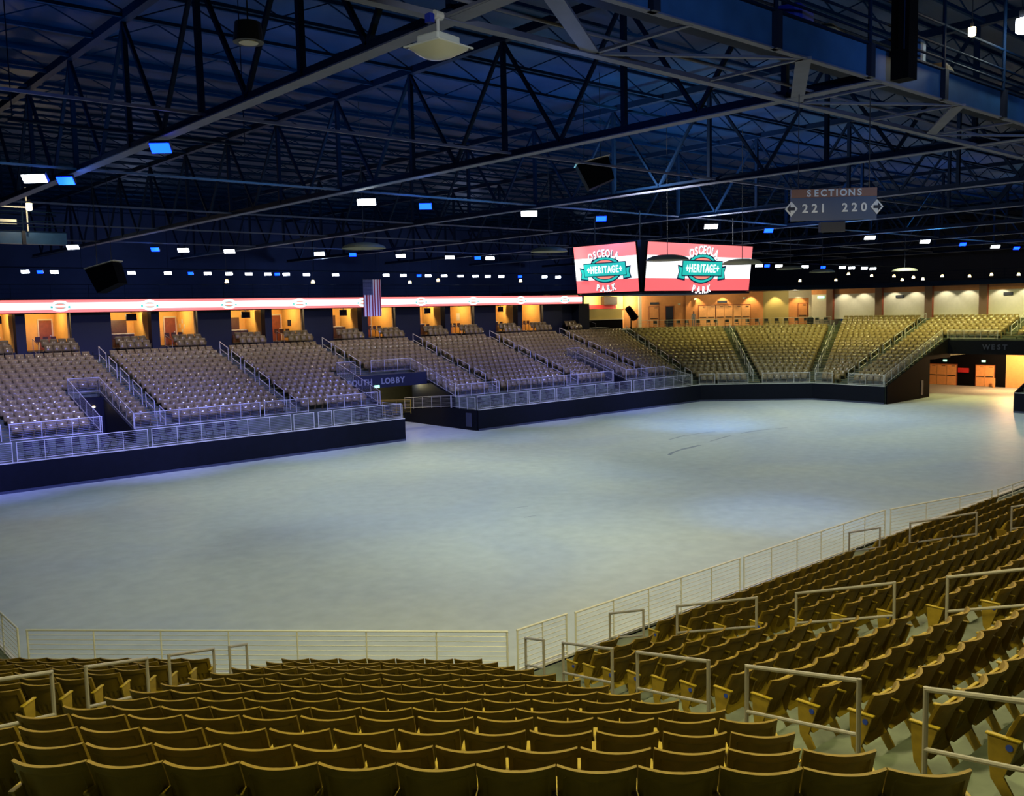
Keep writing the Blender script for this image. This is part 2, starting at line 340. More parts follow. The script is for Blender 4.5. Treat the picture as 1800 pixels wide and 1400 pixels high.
SEAT = make_seat()
def add_far_standard(root):                         # the last seat of a row closes it with a second side frame
    for ch in list(root.children):
        if ch.name.split('.')[0] in ('standard', 'armrest'):
            c = ch.copy(); C.objects.link(c); c.parent = root; c.location.x = .54
spots = []                                          # (pos, rz, block, row, index from aisle, last?)
def seat_row(fr, block, k, ua, ub, s0, dz=0, rev=False, n=None):
    wd = ub-ua; n = n or max(1, round(wd/.538)); pw = wd/n
    for i in range(n):
        u = ua + pw*(i+.5); p = fr.P(u, s0+D*k, 1.5+R*k+dz)
        # local +x must run to the right when looking at the floor
        idx = (n-1-i) if rev else i
        spots.append(dict(p=p, rz=fr.rz, block=block, k=k, i=idx, n=n, pw=pw, last=(i == n-1)))
MR = [-1.69, -1.34, -.97, -.63, -.28, .09, .43, .77, 1.13, 1.49, 1.83, 1.79, 2.16, 2.47]
for k in range(14):
    seat_row(NC, 'middle', k, -5.45 if k < 8 else -5.34, MR[k], 1.4, (0.0, 0, 0, .02, .01, 0, 0, 0, 0, 0, .02, .02, .02, .04)[k], rev=True)
for k in range(13):
    seat_row(NC, 'left', k, -11.0-.36*k, -6.82, 1.4, rev=True)
for k in range(18):
    seat_row(NR, 'right', k, 11.67-.33*k, 13.0, 1.5)
    seat_row(NR, 'far right', k, 14.1, 22.0, 1.5)
for k in range(10):
    seat_row(NR, 'rail end', k, 23.15, 31.2, 1.5 + (.0 if k else 0))
cand = []
for s in spots:
    c = s['p'] + Vector((0, 0, .8)); q = project(c)
    s['vis'] = bool(q and -45 < q[0] < 1850 and 300 < q[1] < 1435); s['depth'] = q[2] if q else 999
    if s['vis']: cand.append(s)
cand.sort(key=lambda s: s['depth'])
chosen = cand[:300]
for s in chosen: s['pick'] = True
WHICH = {'middle': 'right aisle, {r} row up, middle block', 'left': 'aisle, {r} row up, block left of the middle',
         'right': 'stair aisle, {r} row up, right block', 'far right': 'aisle, {r} row up, block beyond the second handrails', 'rail end': 'aisle, {r} row up, last block along the rail'}
first = True
for s in chosen:
    lab = 'ochre folding seat, ' + ORD[s['i']] + ' from the ' + WHICH[s['block']].format(r=ORD[s['k']])
    if first: o = SEAT; o.location = s['p']; o.rotation_euler = (0, 0, s['rz']); o['label'] = lab; o['group'] = 'ochre folding seats in the stands nearest the camera'
    else: o = dup(SEAT, s['p'], s['rz'], lab, 'ochre folding seats in the stands nearest the camera')
    first = False
for s, o in zip(chosen, [o for o in C.objects if o.name.split('.')[0] == 'arena_seat']):
    if s['last']: add_far_standard(o)
PL = MB().tube((-.293, .17, .55), (-.284, .17, .55), .03, 14)
plate = None
for s, o in zip(chosen, [o for o in C.objects if o.name.split('.')[0] == 'arena_seat']):
    if (s['block'] in ('right', 'far right') and s['i'] == 0 and s['k'] % 3 != 1):
        if plate is None: plate = PL.build('row_plate', mat('row_plate_blue', (36, 64, 170), .4), o)
        else:
            c = plate.copy(); C.objects.link(c); c.parent = o
# ---- all further seats of the bowl: one mass of simple but solid seats
bulk = MB()
def low_seat(p, rz, wd=.5, mb_=0):
    c, s_ = math.cos(rz), math.sin(rz)
    def T(x, y, z): return (p.x + x*c - y*s_, p.y + x*s_ + y*c, p.z + z)
    vs = []; fs = []
    xs = (-.5, -.2, .2, .5); ys = (.07, .0, .0, .07)
    for z, off in ((.36, .20), (.85, 0)):
        for x, y in zip(xs, ys): vs.append(T(x*wd, y+off, z))
        for x, y in zip(xs, ys): vs.append(T(x*wd, y+off+.03, z))
    for i in range(3):
        fs += [(i, i+1, 8+i+1, 8+i), (4+i+1, 4+i, 12+i, 12+i+1), (8+i, 8+i+1, 12+i+1, 12+i)]
    fs += [(0, 8, 12, 4), (3, 7, 15, 11)]
    bulk.add(vs, fs, mb_)
    y0, y1 = .235, .155
    vs = [T(a*wd*.475*g, b, z) for z, yy, th, g in ((.30, y0+.03, .03, .94), (.42, y0+.04, .06, 1), (.68, y1+.0, .07, 1), (.78, y1-.02, .03, .94)) for a, b in ((-1, yy-.02), (1, yy-.02), (1, yy+th), (-1, yy+th))]
    f_ = [(0, 3, 2, 1), (12, 13, 14, 15)]
    for q_ in (0, 4, 8): f_ += [(q_, q_+1, q_+5, q_+4), (q_+1, q_+2, q_+6, q_+5), (q_+2, q_+3, q_+7, q_+6), (q_+3, q_, q_+4, q_+7)]
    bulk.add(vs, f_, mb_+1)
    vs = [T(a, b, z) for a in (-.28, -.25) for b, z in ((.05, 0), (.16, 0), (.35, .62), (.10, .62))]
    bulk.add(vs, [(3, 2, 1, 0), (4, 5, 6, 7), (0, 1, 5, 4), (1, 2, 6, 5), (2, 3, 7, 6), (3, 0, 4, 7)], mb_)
for s in spots:
    if not s.get('pick') and s['depth'] < 999 and s['p'].z < 6.4 and (s['depth'] > 9): low_seat(s['p'], s['rz'], .51, 2)
def far_row(fr, k, ua, ub, skips=()):
    if ub-ua < .5: return
    n = max(1, int((ub-ua)/.545)); pw = (ub-ua)/n
    for i in range(n):
        u = ua+pw*(i+.5)
        if any(a < u < b for a, b in skips): continue
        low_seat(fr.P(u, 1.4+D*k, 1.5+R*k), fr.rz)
AIS = [2.8, 11.55, 20.3, 28.9, 37.5, 46.4, 55.1, 64.2]
for k in range(3, 17):
    sk = [(16.2, 18.8), (34.4, 42.2), (58.9, 61.1)] if k <= 9 else []
    s = 1.4+D*k
    for a, b in zip(AIS, AIS[1:]): far_row(FS, k, a+.62, b-.62, sk)
    far_row(FS, k, AIS[-1]+.62, 67.9+K*s-.75, sk)
for k in range(0, 17):
    s = 1.4+D*k
    far_row(FC, k, -5.02-K*s+.75, -.62); far_row(FC, k, .62, 5.02+K*s-.75)
for k in range(0, 20):
    s = 1.4+D*k
    far_row(FW, k, 42.15, 44.2+K*s-.75)
    far_row(FW, k, 37.8 if k < 14 else 32.95, 40.9)
    if k >= 14: far_row(FW, k, 25, 31.55)
# short raised rows in front of the suites
for i in range(-1, 6):
    wx = 20.5+8.93*i; nx_ = 24.95+8.93*i
    for j, (y, z) in enumerate(((66.75, 6.25), (67.5, 6.55))):
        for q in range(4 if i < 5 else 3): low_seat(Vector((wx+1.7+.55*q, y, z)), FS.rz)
        if nx_+4.2 < 69:
            for q in range(4): low_seat(Vector((nx_+1.35+.55*q, y, z)), FS.rz)
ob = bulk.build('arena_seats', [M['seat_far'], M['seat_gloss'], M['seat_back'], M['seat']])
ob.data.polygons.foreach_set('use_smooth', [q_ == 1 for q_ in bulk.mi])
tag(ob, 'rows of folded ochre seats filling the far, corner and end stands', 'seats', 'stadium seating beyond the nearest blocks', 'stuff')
# ---- stair steps with yellow nosings
def stairs(name, fr, u, k0, k1, wd=1.15, sc_=1.0, first=1.52):
    b = MB(); ax = (fr.t, fr.v, Vector((0, 0, 1)))
    for k in range(k0, k1+1):
        s = (first + D*k)*sc_
        p = fr.P(u, s-.2*sc_, 1.5+R*k+.065); b.box(p, (wd, .40*sc_, .13), ax, 0)
        p = fr.P(u, s-.40*sc_+.03, 1.5+R*k+.134); b.box(p, (wd*.96, .045, .006), ax, 1)
        p = fr.P(u, s+.03, 1.5+R*(k+1)+.004); b.box(p, (wd*.96, .045, .006), ax, 1)
    return struct(name, b, [M['tread'], M['yellow']])
BI = Frame((11.5, 13.2), (.9239, -.3827), (-.3827, -.9239))
stairs('floor_stair_steps', BI, 0, 0, 15, 1.25, 1/.9239)
stairs('floor_stair_steps', NC, -6.15, 0, 15, 1.1)
stairs('floor_stair_steps', NR, 13.55, 0, 16, .95, first=1.6)
stairs('floor_stair_steps', NR, 22.6, 0, 9, .95, first=1.6)
for a in AIS[1:]:
    k0 = 9 if abs(a-37.5) < .1 else 3
    stairs('floor_far_stair_steps', FS, a, k0, 15)
FG = Frame((67.9, 51.3), (.9239, -.3827), (.3827, .9239)); FI = Frame((75, 44.2), (.3827, -.9239), (.9239, .3827))
stairs('floor_far_stair_steps', FG, 0, 1, 15, 1.2, 1/.9239)
stairs('floor_far_stair_steps', FC, 0, 0, 15); stairs('floor_far_stair_steps', FI, 0, 0, 15, 1.2, 1/.9239)
stairs('floor_far_stair_steps', FW, 41.52, 0, 18); stairs('floor_far_stair_steps', FW, 32.25, 14, 18)
# ------------------------------------------------------------------ handrails in the aisles
def handrail(fr, u, n0, n1, zf, label, group, m, r=.024, drop=.52):
    """n0,n1 = distances behind the wall of the lower and upper post; zf(s)= top height"""
    a = fr.P(u, n0, zf(n0)); b = fr.P(u, n1, zf(n1)); c = (a+b)/2
    root = thing('aisle_handrail', label, 'handrail', (c.x, c.y, c.z-1.15), 0, group); o = Vector((c.x, c.y, c.z-1.15))
    MB().tube(a-o, b-o, r).build('top_rail', m, root); dz = Vector((0, 0, drop))
    MB().tube(a-o-dz, b-o-dz, r*.9).build('lower_rail', m, root)
    fl = Vector((0, 0, 1.02)); MB().tube(a-o+Vector((0, 0, r*.8)), a-o-fl, r).build('post', m, root); MB().tube(b-o+Vector((0, 0, r*.8)), b-o-fl, r).build('post', m, root)
    return root
rake = lambda s: 2.35+R/D*(s-1.4)
g = 'steel handrails standing in the near aisles'
for i, (a, b) in enumerate(((1.14, 1.98), (2.68, 4.36), (5.07, 6.68), (7.42, 9.1))):
    handrail(NC, -6.15, a, b, lambda s: rake(s)+.29, 'grey tube handrail, %s up the aisle left of the middle block' % ORD[i], g, M['rail'])
for i, (a, b) in enumerate(((.65, 1.55), (2.41, 4.22), (4.99, 6.73), (7.48, 9.16), (9.91, 11.6))):
    handrail(BI, 0, a/.9239, b/.9239, lambda s: rake(s*.9239-.1)+.50 if 0 else 2.35+R/D*(s*.9239-1.6)+.47+.0, 'grey tube handrail, %s up the angled aisle beside the middle block' % ORD[i], g, M['rail'])
for i, (a, b) in enumerate(((.57, 1.47), (2.31, 4.07), (4.85, 6.55), (7.35, 9.1))):
    handrail(NR, 13.55, a, b, lambda s: 2.35+R/D*(s-1.6)+.42, 'grey tube handrail, %s up the second aisle along the right stand' % ORD[i], g, M['rail'])
for i, (a, b) in enumerate(((.91, 1.76), (2.55, 4.16), (4.94, 6.6))):
    handrail(NR, 22.6, a, b, lambda s: 2.35+R/D*(s-1.6)+.44, 'grey tube handrail, %s up the third aisle along the right stand' % ORD[i], g, M['rail'])
g2 = 'pale handrails in the stair aisles of the far stands'
KS = ((2.0, 3.0), (4.0, 5.7), (6.5, 8.35), (9.15, 11.1), (11.85, 13.6), (14.3, 16.0))
names = {11.55: 'left end', 20.3: 'first', 28.9: 'second', 37.5: 'third', 46.4: 'fourth', 55.1: 'fifth', 64.2: 'sixth'}
for a in AIS[1:]:
    for i, (p, q) in enumerate(KS):
        if abs(a-37.5) < .1 and i < 3: continue
        handrail(FS, a, 1.4+D*p, 1.4+D*q, lambda s: rake(s)+.28, 'pale handrail, %s up the %s aisle of the suite side stand' % (ORD[i], names[a]), g2, M['far_rail'], .03)
def fmt(fr, lst, nm, f=1.0):
    for i, (p, q) in enumerate(lst):
        handrail(fr, 0 if fr is not FW else UU, (1.4+D*p)/f, (1.4+D*q)/f, lambda s: rake(s*f)+.28, 'pale handrail, %s up the %s' % (ORD[i], nm), g2, M['far_rail'], .03)
K6 = ((0, 1.4), (2.4, 4.1), (5, 6.8), (7.8, 9.6), (10.6, 12.4), (13.2, 15.5))
fmt(FG, K6, 'angled aisle where the far stand turns', .9239); fmt(FC, K6, 'aisle splitting the far corner stand'); fmt(FI, K6, 'aisle between corner and end stands', .9239)
UU = 41.52; fmt(FW, K6+((16.4, 18.6),), 'aisle nearest the west tunnel'); UU = 32.25; fmt(FW, ((14.2, 15.9), (16.8, 18.6)), 'aisle above the west tunnel')
# ------------------------------------------------------------------ railings with rods
def railing(p, q, z0, label, group, m, h=.9, rods=7, posts=None, r=.022, rr=.009, z0b=None, foot=0, cat='railing'):
    p, q = Vector((*p, z0)), Vector((*q, z0 if z0b is None else z0b)); L = (q-p).length
    root = thing('guard_railing', label, cat, p, 0, group); d = (q-p)
    H = Vector((0, 0, h)); e = d.normalized()*r
    f = MB().tube((0, 0, -foot), H, r).tube(d-Vector((0, 0, foot)), d+H, r).tube(H-e, d+H+e, r).tube(Vector((0, 0, .1)), d+Vector((0, 0, .1)), r*.8); f.build('frame', m, root)
    n = posts if posts is not None else max(1, round(L/1.35))
    for i in range(1, n): MB().tube(d*i/n, d*i/n+H, r*.75).build('post', m, root)
    for j in range(rods):
        z = Vector((0, 0, .1+(h-.1)*(j+1)/(rods+1))); MB().tube(z, d+z, rr, 6).build('rod', M['far_rod'] if m is M['far_rail'] else m, root)
    return root
g = 'rod railings on the wall in front of the nearest stands'
rl = M['front_rail']
railing((4.4, 24.5), (4.4, 20.55), 1.5, 'rod railing running off past the left end corner', g, rl)
railing((4.52, 20.3), (11.42, 13.3), 1.5, 'long rod railing along the front of the middle block', g, rl, posts=7)
railing((11.62, 13.22), (12.98, 13.22), 1.5, 'short round cornered gate railing right of the long middle railing', g, rl, posts=2)
railing((13.18, 13.15), (19.0, 13.15), 1.5, 'rod railing in front of the right block, starting beside the gate', g, rl, posts=5)
railing((19.18, 13.15), (26.5, 13.15), 1.5, 'rod railing second beyond the gate along the right stand', g, rl, posts=6)
railing((26.72, 13.08), (31.6, 12.04), 1.5, 'brownish rod railing standing slightly askew near the far right blocks', g, rl, posts=3)
railing((31.9, 11.97), (38, 11.9), 1.5, 'last rod railing leaving the picture at the right edge', g, rl, posts=5)
g = 'pale railings on the black wall of the suite side'
fr_ = M['far_rail']
PX = [(3.2, 11.38), (11.6, 18.18), (18.42, 26.95), (27.15, 28.55), (28.85, 29.82), (29.98, 35.15)]
nm = ['railing at the left picture edge', 'railing below the first stair opening', 'longest railing left of the lobby tunnel', 'short railing before the gate left of the tunnel', 'narrow rounded gate railing left of the tunnel', 'railing ending at the lobby tunnel']
for (a, b), n_ in zip(PX, nm): railing((a, 51.42), (b, 51.42), 1.52, 'pale rod ' + n_ + ' on the black wall', g, fr_, h=1.0, rods=8)
PX = [(41.8, 46.75), (46.9, 47.95), (48.1, 49.65), (49.85, 58.6), (58.95, 66.9)]
nm = ['railing starting right of the lobby tunnel', 'narrow gate railing right of the tunnel', 'short railing beside the narrow gate', 'long railing after the gate right of the tunnel', 'railing reaching the far corner']
for (a, b), n_ in zip(PX, nm): railing((a, 51.42), (b, 51.42), 1.52, 'pale rod ' + n_ + ' on the black wall', g, fr_, h=.98, rods=8)
g = 'second row of railings behind the wheelchair platform'
for (a, b), n_ in zip([(4, 11.1), (11.9, 16.6), (18.4, 26.2), (26.5, 29.6), (31, 35.0), (42.1, 45.9), (47.0, 53.2), (53.5, 59.1), (60.9, 66.2)],
                      ['at the left picture edge', 'left of the first stair opening', 'right of the first stair opening', 'below the second aisle', 'left of the lobby tunnel', 'right of the lobby tunnel', 'below the fifth block', 'left of the third stair opening', 'right of the third stair opening']):
    railing((a, 54.0), (b, 54.0), 2.25, 'pale rod railing behind the platform, ' + n_, g, fr_, h=.95, rods=8)
g = 'sloping railings around the stair openings'
def slope_rail(x, lab, y0=54.0, y1=59.7):
    railing((x, y0), (x, y1), 1.5+R/D*(y0-52.82)+.42, lab, g, fr_, h=.95, z0b=1.5+R/D*(y1-52.82)+.42, rods=8, posts=5)
for x, l in ((16.5, 'sloping railing on the left of the first stair opening'), (18.35, 'sloping railing on the right of the first stair opening'),
             (35.2, 'sloping railing on the left of the lobby tunnel'), (41.85, 'sloping railing on the right of the lobby tunnel'),
             (59.25, 'sloping railing on the left of the third stair opening'), (60.85, 'sloping railing on the right of the third stair opening')): slope_rail(x, l)
for a, b, l in ((16.5, 18.35, 'level railing across the head of the first stair opening'), (35.2, 36.8, 'level railing over the lobby sign, left piece'), (38.2, 41.85, 'level railing over the lobby sign, right piece'), (59.25, 60.85, 'level railing across the head of the third stair opening')):
    railing((a, 59.7), (b, 59.7), 4.12, l, g, fr_, h=.95, rods=8)
g = 'railings on the black wall of the corner and end stands'
for a, b, l in (((67.9, 51.4), (68.9, 50.4), 'railing piece at the far corner bend'), ((69.1, 50.2), (71.0, 48.3), 'railing in front of the far corner block, left'), ((71.9, 47.4), (74.9, 44.4), 'railing in front of the far corner block, right'),
                ((75.05, 43.9), (75.05, 42.3), 'railing in front of the narrow end block'), ((75.05, 40.8), (75.05, 37.6), 'railing ending at the west tunnel')):
    railing(a, b, 1.53, 'pale rod ' + l, g, fr_, h=.95, rods=8)
railing((75.1, 37.5), (86.0, 37.5), 1.55, 'long sloping railing above the west tunnel wall', 'railings around the west tunnel', fr_, h=.95, z0b=5.05, rods=6, posts=9)
railing((86.9, 37.4), (86.9, 33.0), 5.1, 'railing over the west tunnel, left of the aisle', 'railings around the west tunnel', fr_, h=.8, rods=5)
railing((67.0, 51.6), (66.0, 54.0), 1.5, 'sloping railing closing the platform at the far corner', g, fr_, h=.95, z0b=2.25, rods=8)
# ------------------------------------------------------------------ far stand terraces and tunnels
bx = lambda s: 67.9+K*s
t = MB()
for a, b, k0 in ((-6, 16.45, 3), (16.45, 18.4, 9), (18.4, 35.25, 3), (35.25, 41.75, 9), (41.75, 59.2, 3), (59.2, 60.9, 9), (60.9, bx, 3)):
    if k0 == 3:
        terrace(t, FS, 3, 17, a, b, z0=(lambda k: 0 if k < 9 else 3.0) if b != bx and (b > 41.8 and a < 42) else 0, raised=2.6)
        t.prism([(a, 51.3), (b(0) if callable(b) else b, 51.3), (b(2.6) if callable(b) else b, 53.9), (a, 53.9)], 0, 1.5)
    else:
        terrace(t, FS, 9, 17, a, b, z0=3.25 if a < 40 and a > 30 else 0)
        if not 30 < a < 40: t.b2((a, 51.3, 0), (b, 60, 1.5))
struct('floor_far_terrace', t, M['tread'])
t = MB(); terrace(t, FC, 0, 17, lambda s: -5.02-K*s, lambda s: 5.02+K*s); struct('floor_far_corner_terrace', t, M['tread'])
t = MB(); zz = lambda k: 0 if k < 9 else 3.5
terrace(t, FW, 0, 20, 37.4, lambda s: 44.2+K*s, z0=zz); terrace(t, FW, 14, 20, 27.2, 37.4, z0=4.55); terrace(t, FW, 0, 20, 16, 27.2, z0=zz)
struct('floor_west_terrace', t, M['tread'])
# side walls of the tunnels
def side_wall(name, x, y0, y1, m, zlow=0, th=.12, sgn=1):
    pr = [(x, y0, zlow), (x, y1, zlow), (x, y1, 1.5+R/D*(y1-52.82)+.40), (x, y0, 1.5+R/D*(y0-52.82)+.40)]
    return struct(name, MB().extrude(pr, (th*sgn, 0, 0)), m, fixn=True)
side_wall('wall_tunnel_left', 35.28, 53.9, 59.6, M['navy'], 0, .1, -1); side_wall('wall_tunnel_right', 41.72, 53.9, 59.4, M['board'], 0, .1, 1)
struct('wall_tunnel_front_right', MB().b2((41.62, 51.35, 0), (41.75, 54.4, 1.5)).extrude([(41.62, 54.4, 0), (41.62, 60.5, 0), (41.62, 60.5, .95), (41.62, 54.4, 1.5)], (.13, 0, 0)), M['board'], fixn=True)
struct('wall_tunnel_front_left', MB().b2((35.24, 51.35, 0), (35.36, 60, 1.5)), M['board'])
struct('wall_lobby_header', MB().b2((35.3, 57.35, 3.15), (41.7, 57.7, 4.1)), M['navy'])
struct('wall_south_lobby_back', MB().b2((34, 64.0, 0), (50, 64.2, 3.3)), M['olive']); struct('ceiling_south_lobby', MB().b2((34, 59.8, 3.0), (50, 64.2, 3.2)), M['dark'])
struct('wall_south_lobby_side', MB().b2((37.1, 59.9, 0), (38.5, 60.3, 3.25)), M['navy'])
struct('wall_tunnel_panel', MB().b2((41.58, 51.9, .25), (41.62, 52.5, 1.25)), M['kick'])
railing((41.68, 54.4), (41.68, 60.4), 1.5, 'pale railing along the lobby ramp inside the south tunnel', 'railings inside the south tunnel', fr_, h=.9, z0b=.98, rods=7, posts=5)
railing((41.68, 51.5), (41.68, 54.3), 1.5, 'pale railing over the grey panel at the tunnel mouth', 'railings inside the south tunnel', fr_, h=.9, rods=7, posts=3)
railing((35.3, 51.5), (35.3, 53.9), 1.5, 'pale railing closing the platform end by the tunnel', 'railings inside the south tunnel', fr_, h=.95, rods=7, posts=2)
railing((36.2, 57.2), (38.6, 55.2), 1.3, 'yellow lit railing behind the platform chairs at the tunnel', 'railings inside the south tunnel', M['yellow'], h=1.0, rods=7, posts=3)  # yellow lamplight on this railing is put into its colour
for x, nm_ in ((16.45, 'first'), (59.2, 'third')):
    side_wall('wall_stair_opening', x+.02, 53.9, 59.6, M['navy'], 1.5, .1, 1); side_wall('wall_stair_opening', x+(1.93 if x < 20 else 1.68), 53.9, 59.6, M['navy'], 1.5, .1, -1)
    struct('wall_stair_opening_head', MB().b2((x, 58.9, 1.5), (x+(1.95 if x < 20 else 1.7), 59.5, 3.9)), M['board'])
# west tunnel
pr = [(75.05, 37.36, 0), (83, 37.36, 0), (83, 37.36, 3.4), (87.2, 37.36, 3.4), (87.2, 37.36, 5.3), (75.05, 37.36, 1.55)]
struct('wall_west_tunnel_side', MB().extrude(pr, (0, -.12, 0)), M['black'], fixn=True)
struct('wall_west_tunnel_far_side', MB().extrude([(x, 27.2, z) for x, y, z in pr], (0, -.12, 0)), M['board'], fixn=True)
struct('wall_west_header', MB().b2((86.6, 27.2, 3.75), (86.85, 37.4, 5.0)), M['board'])
struct('trim_0', MB().b2((81.3, 37.2, .3), (81.7, 37.24, 1.6)), M['kick'])
struct('ceiling_west_lobby', MB().b2((86.8, 20, 4.5), (100, 52, 4.6)), M['dark'])
struct('wall_west_lobby', MB().b2((96, 35.6, 0), (96.2, 52, 4.5)), M['black']); struct('wall_west_lobby_orange', MB().b2((96.0, 20, 0), (96.2, 35.6, 4.5)), M['door'])
struct('wall_west_lobby_return', MB().b2((88, 45, 0), (96, 45.2, 4.5)), M['black'])
lamp('POINT', 'lobby_lamp', (92.5, 34.0, 3.8), 2000, (1, .56, .24), shadow_soft_size=.2); lamp('POINT', 'lobby_lamp', (90.5, 40.5, 4.0), 2200, (1, .56, .30), shadow_soft_size=.2)
lamp('POINT', 'tunnel_lamp', (41.3, 58.8, 2.95), 70, (1, .9, .5), shadow_soft_size=.1); lamp('POINT', 'tunnel_lamp', (37.5, 62.0, 2.6), 120, (1, .75, .35), shadow_soft_size=.1)
def double_door(x, y, wd, z, label, leaves, group=None, axis='y', h=2.1, m=None, ang=None):
    root = thing('lobby_door', label, 'door', (x, y, z), ang if ang is not None else 0, group); lw = wd/leaves
    MB().b2((-.06, -.05, h), (.06, wd+.05, h+.08)).b2((-.06, -.05, 0), (.06, 0, h)).b2((-.06, wd, 0), (.06, wd+.05, h)).build('door_frame', M['wood'], root)
    for i in range(leaves):
        l = MB().b2((-.04, i*lw+.02, .02), (.0, (i+1)*lw-.02, h)).build('door_leaf', m or M['door'], root)
        MB().b2((-.10, i*lw+.1, .98), (-.05, (i+1)*lw-.1, 1.05)).build('push_bar', M['dark'], l)
        MB().b2((-.08, i*lw+.15, h-.16), (-.04, i*lw+.5, h-.1)).build('door_closer', M['dark'], l)
    return root
double_door(95.95, 40.3, 3.0, 0, 'three leaf orange door at the back of the west lobby', 3)
double_door(95.95, 36.65, 1.75, 0, 'two leaf orange door right of the red notice in the lobby', 2)
o = MB().b2((0, 0, 0), (.08, 1.05, .45)).build('notice_board', M['red']); o.location = (95.85, 39.1, 1.35); tag(o, 'small red notice board between the two lobby doors', 'sign')
o = MB().b2((0, 0, 0), (.1, .2, .95)).build('bollard', M['door']); o.location = (95.2, 36.3, 0); tag(o, 'short orange post beside the two leaf lobby door', 'post')
for x, y, z, l in ((95.85, 41.3, 2.42, 'over the three leaf lobby door'), (95.85, 37.5, 2.45, 'over the two leaf lobby door')):
    o = MB().b2((0, 0, 0), (.08, .36, .2)).build('exit_sign', M['exitg']); o.location = (x, y, z); tag(o, 'small lit exit sign ' + l, 'exit sign')
o = MB().b2((0, 0, 0), (.42, .08, .2)).build('exit_sign', M['exitg']); o.location = (36.9, 57.26, 3.16); tag(o, 'small pale lit exit sign under the south lobby lettering', 'exit sign')
o = MB().tube((0, 0, 0), (0, 0, -.16), .15, 12, r2=.1).build('ceiling_lamp', M['lampy']); o.location = (41.4, 58.8, 3.25); tag(o, 'bright round lamp inside the south lobby tunnel', 'lamp')
o = MB().tube((0, 0, 0), (0, 0, -.1), .08, 10).build('ceiling_lamp', M['lampy']); o.location = (17.6, 58.6, 3.4); tag(o, 'small lamp inside the first stair opening', 'lamp')
# ------------------------------------------------------------------ lettering
_gl = {}
def glyph(ch, bold=True):
    if ch in _gl: return _gl[ch]
    c = bpy.data.curves.new('glyph', 'FONT'); c.body = ch; c.size = 1; c.extrude = .02; c.offset = .028 if bold else 0; c.align_x = 'CENTER'; c.resolution_u = 3
    o = bpy.data.objects.new('glyph', c); C.objects.link(o); bpy.context.view_layer.update()
    me = bpy.data.meshes.new_from_object(o.evaluated_get(bpy.context.evaluated_depsgraph_get()))
    vs = [v.co.copy() for v in me.vertices]; fs = [tuple(p.vertices) for p in me.polygons]
    C.objects.unlink(o); bpy.data.objects.remove(o); bpy.data.meshes.remove(me); bpy.data.curves.remove(c)
    _gl[ch] = (vs, fs); return _gl[ch]
WD = {'I': .45, '1': .62, 'T': .78, 'W': 1.12, 'A': .86, 'O': .95, 'L': .72, 'E': .76, ' ': .5, '+': .75, '.': .45}
def text(mb, s, size, T, track=1.0, arc=None, squash=1.0):
    """T maps local (x, y, depth) to a point; arc=radius (positive: arch) bends the line"""
    ws = [WD.get(c, .84)*size*track*squash for c in s]; x = -sum(ws)/2
    for c, w_ in zip(s, ws):
        cx = x+w_/2; x += w_
        if c == ' ': continue
        vs, fs = glyph(c); out = []
        for v in vs:
            px, py = v.x*size*squash, v.y*size
            if arc:
                a = cx/abs(arc)
                if arc > 0: X = math.sin(a)*(arc+py); Y = math.cos(a)*(arc+py)-arc; X += px*math.cos(a); Y -= px*math.sin(a)
                else: X = math.sin(a)*(-arc-py); Y = -(math.cos(a)*(-arc-py)+arc); X += px*math.cos(a); Y += px*math.sin(a)
            else: X, Y = cx+px, py
            out.append(T(X, Y, v.z*size))
        mb.add(out, fs)
def plane(O, ex, ey):
    O, ex, ey = Vector(O), Vector(ex).normalized(), Vector(ey).normalized(); n = ex.cross(ey)
    return lambda x, y, d=0: O + ex*x + ey*y + n*d
def disc(mb, T, rx, ry, d0, d1, n=40, x0=0, y0=0, ring=None):
    o = [(x0+rx*math.cos(2*math.pi*i/n), y0+ry*math.sin(2*math.pi*i/n)) for i in range(n)]
    if ring is None: mb.add([T(x, y, d0) for x, y in o]+[T(x, y, d1) for x, y in o], [tuple(range(n, 2*n))]+[(i, (i+1) % n, n+(i+1) % n, n+i) for i in range(n)])
    else:
        q = [(x0+(rx-ring)*math.cos(2*math.pi*i/n), y0+(ry-ring)*math.sin(2*math.pi*i/n)) for i in range(n)]
        mb.add([T(x, y, d1) for x, y in o]+[T(x, y, d1) for x, y in q]+[T(x, y, d0) for x, y in o]+[T(x, y, d0) for x, y in q],
               [(i, (i+1) % n, n+(i+1) % n, n+i) for i in range(n)]+[(i, 2*n+i, 2*n+(i+1) % n, (i+1) % n) for i in range(n)]+[(n+i, n+(i+1) % n, 3*n+(i+1) % n, 3*n+i) for i in range(n)])
def poly(mb, T, pts, d0, d1):
    n = len(pts); mb.add([T(x, y, d1) for x, y in pts]+[T(x, y, d0) for x, y in pts], [tuple(range(n))]+[(i, n+i, n+(i+1) % n, (i+1) % n) for i in range(n)])
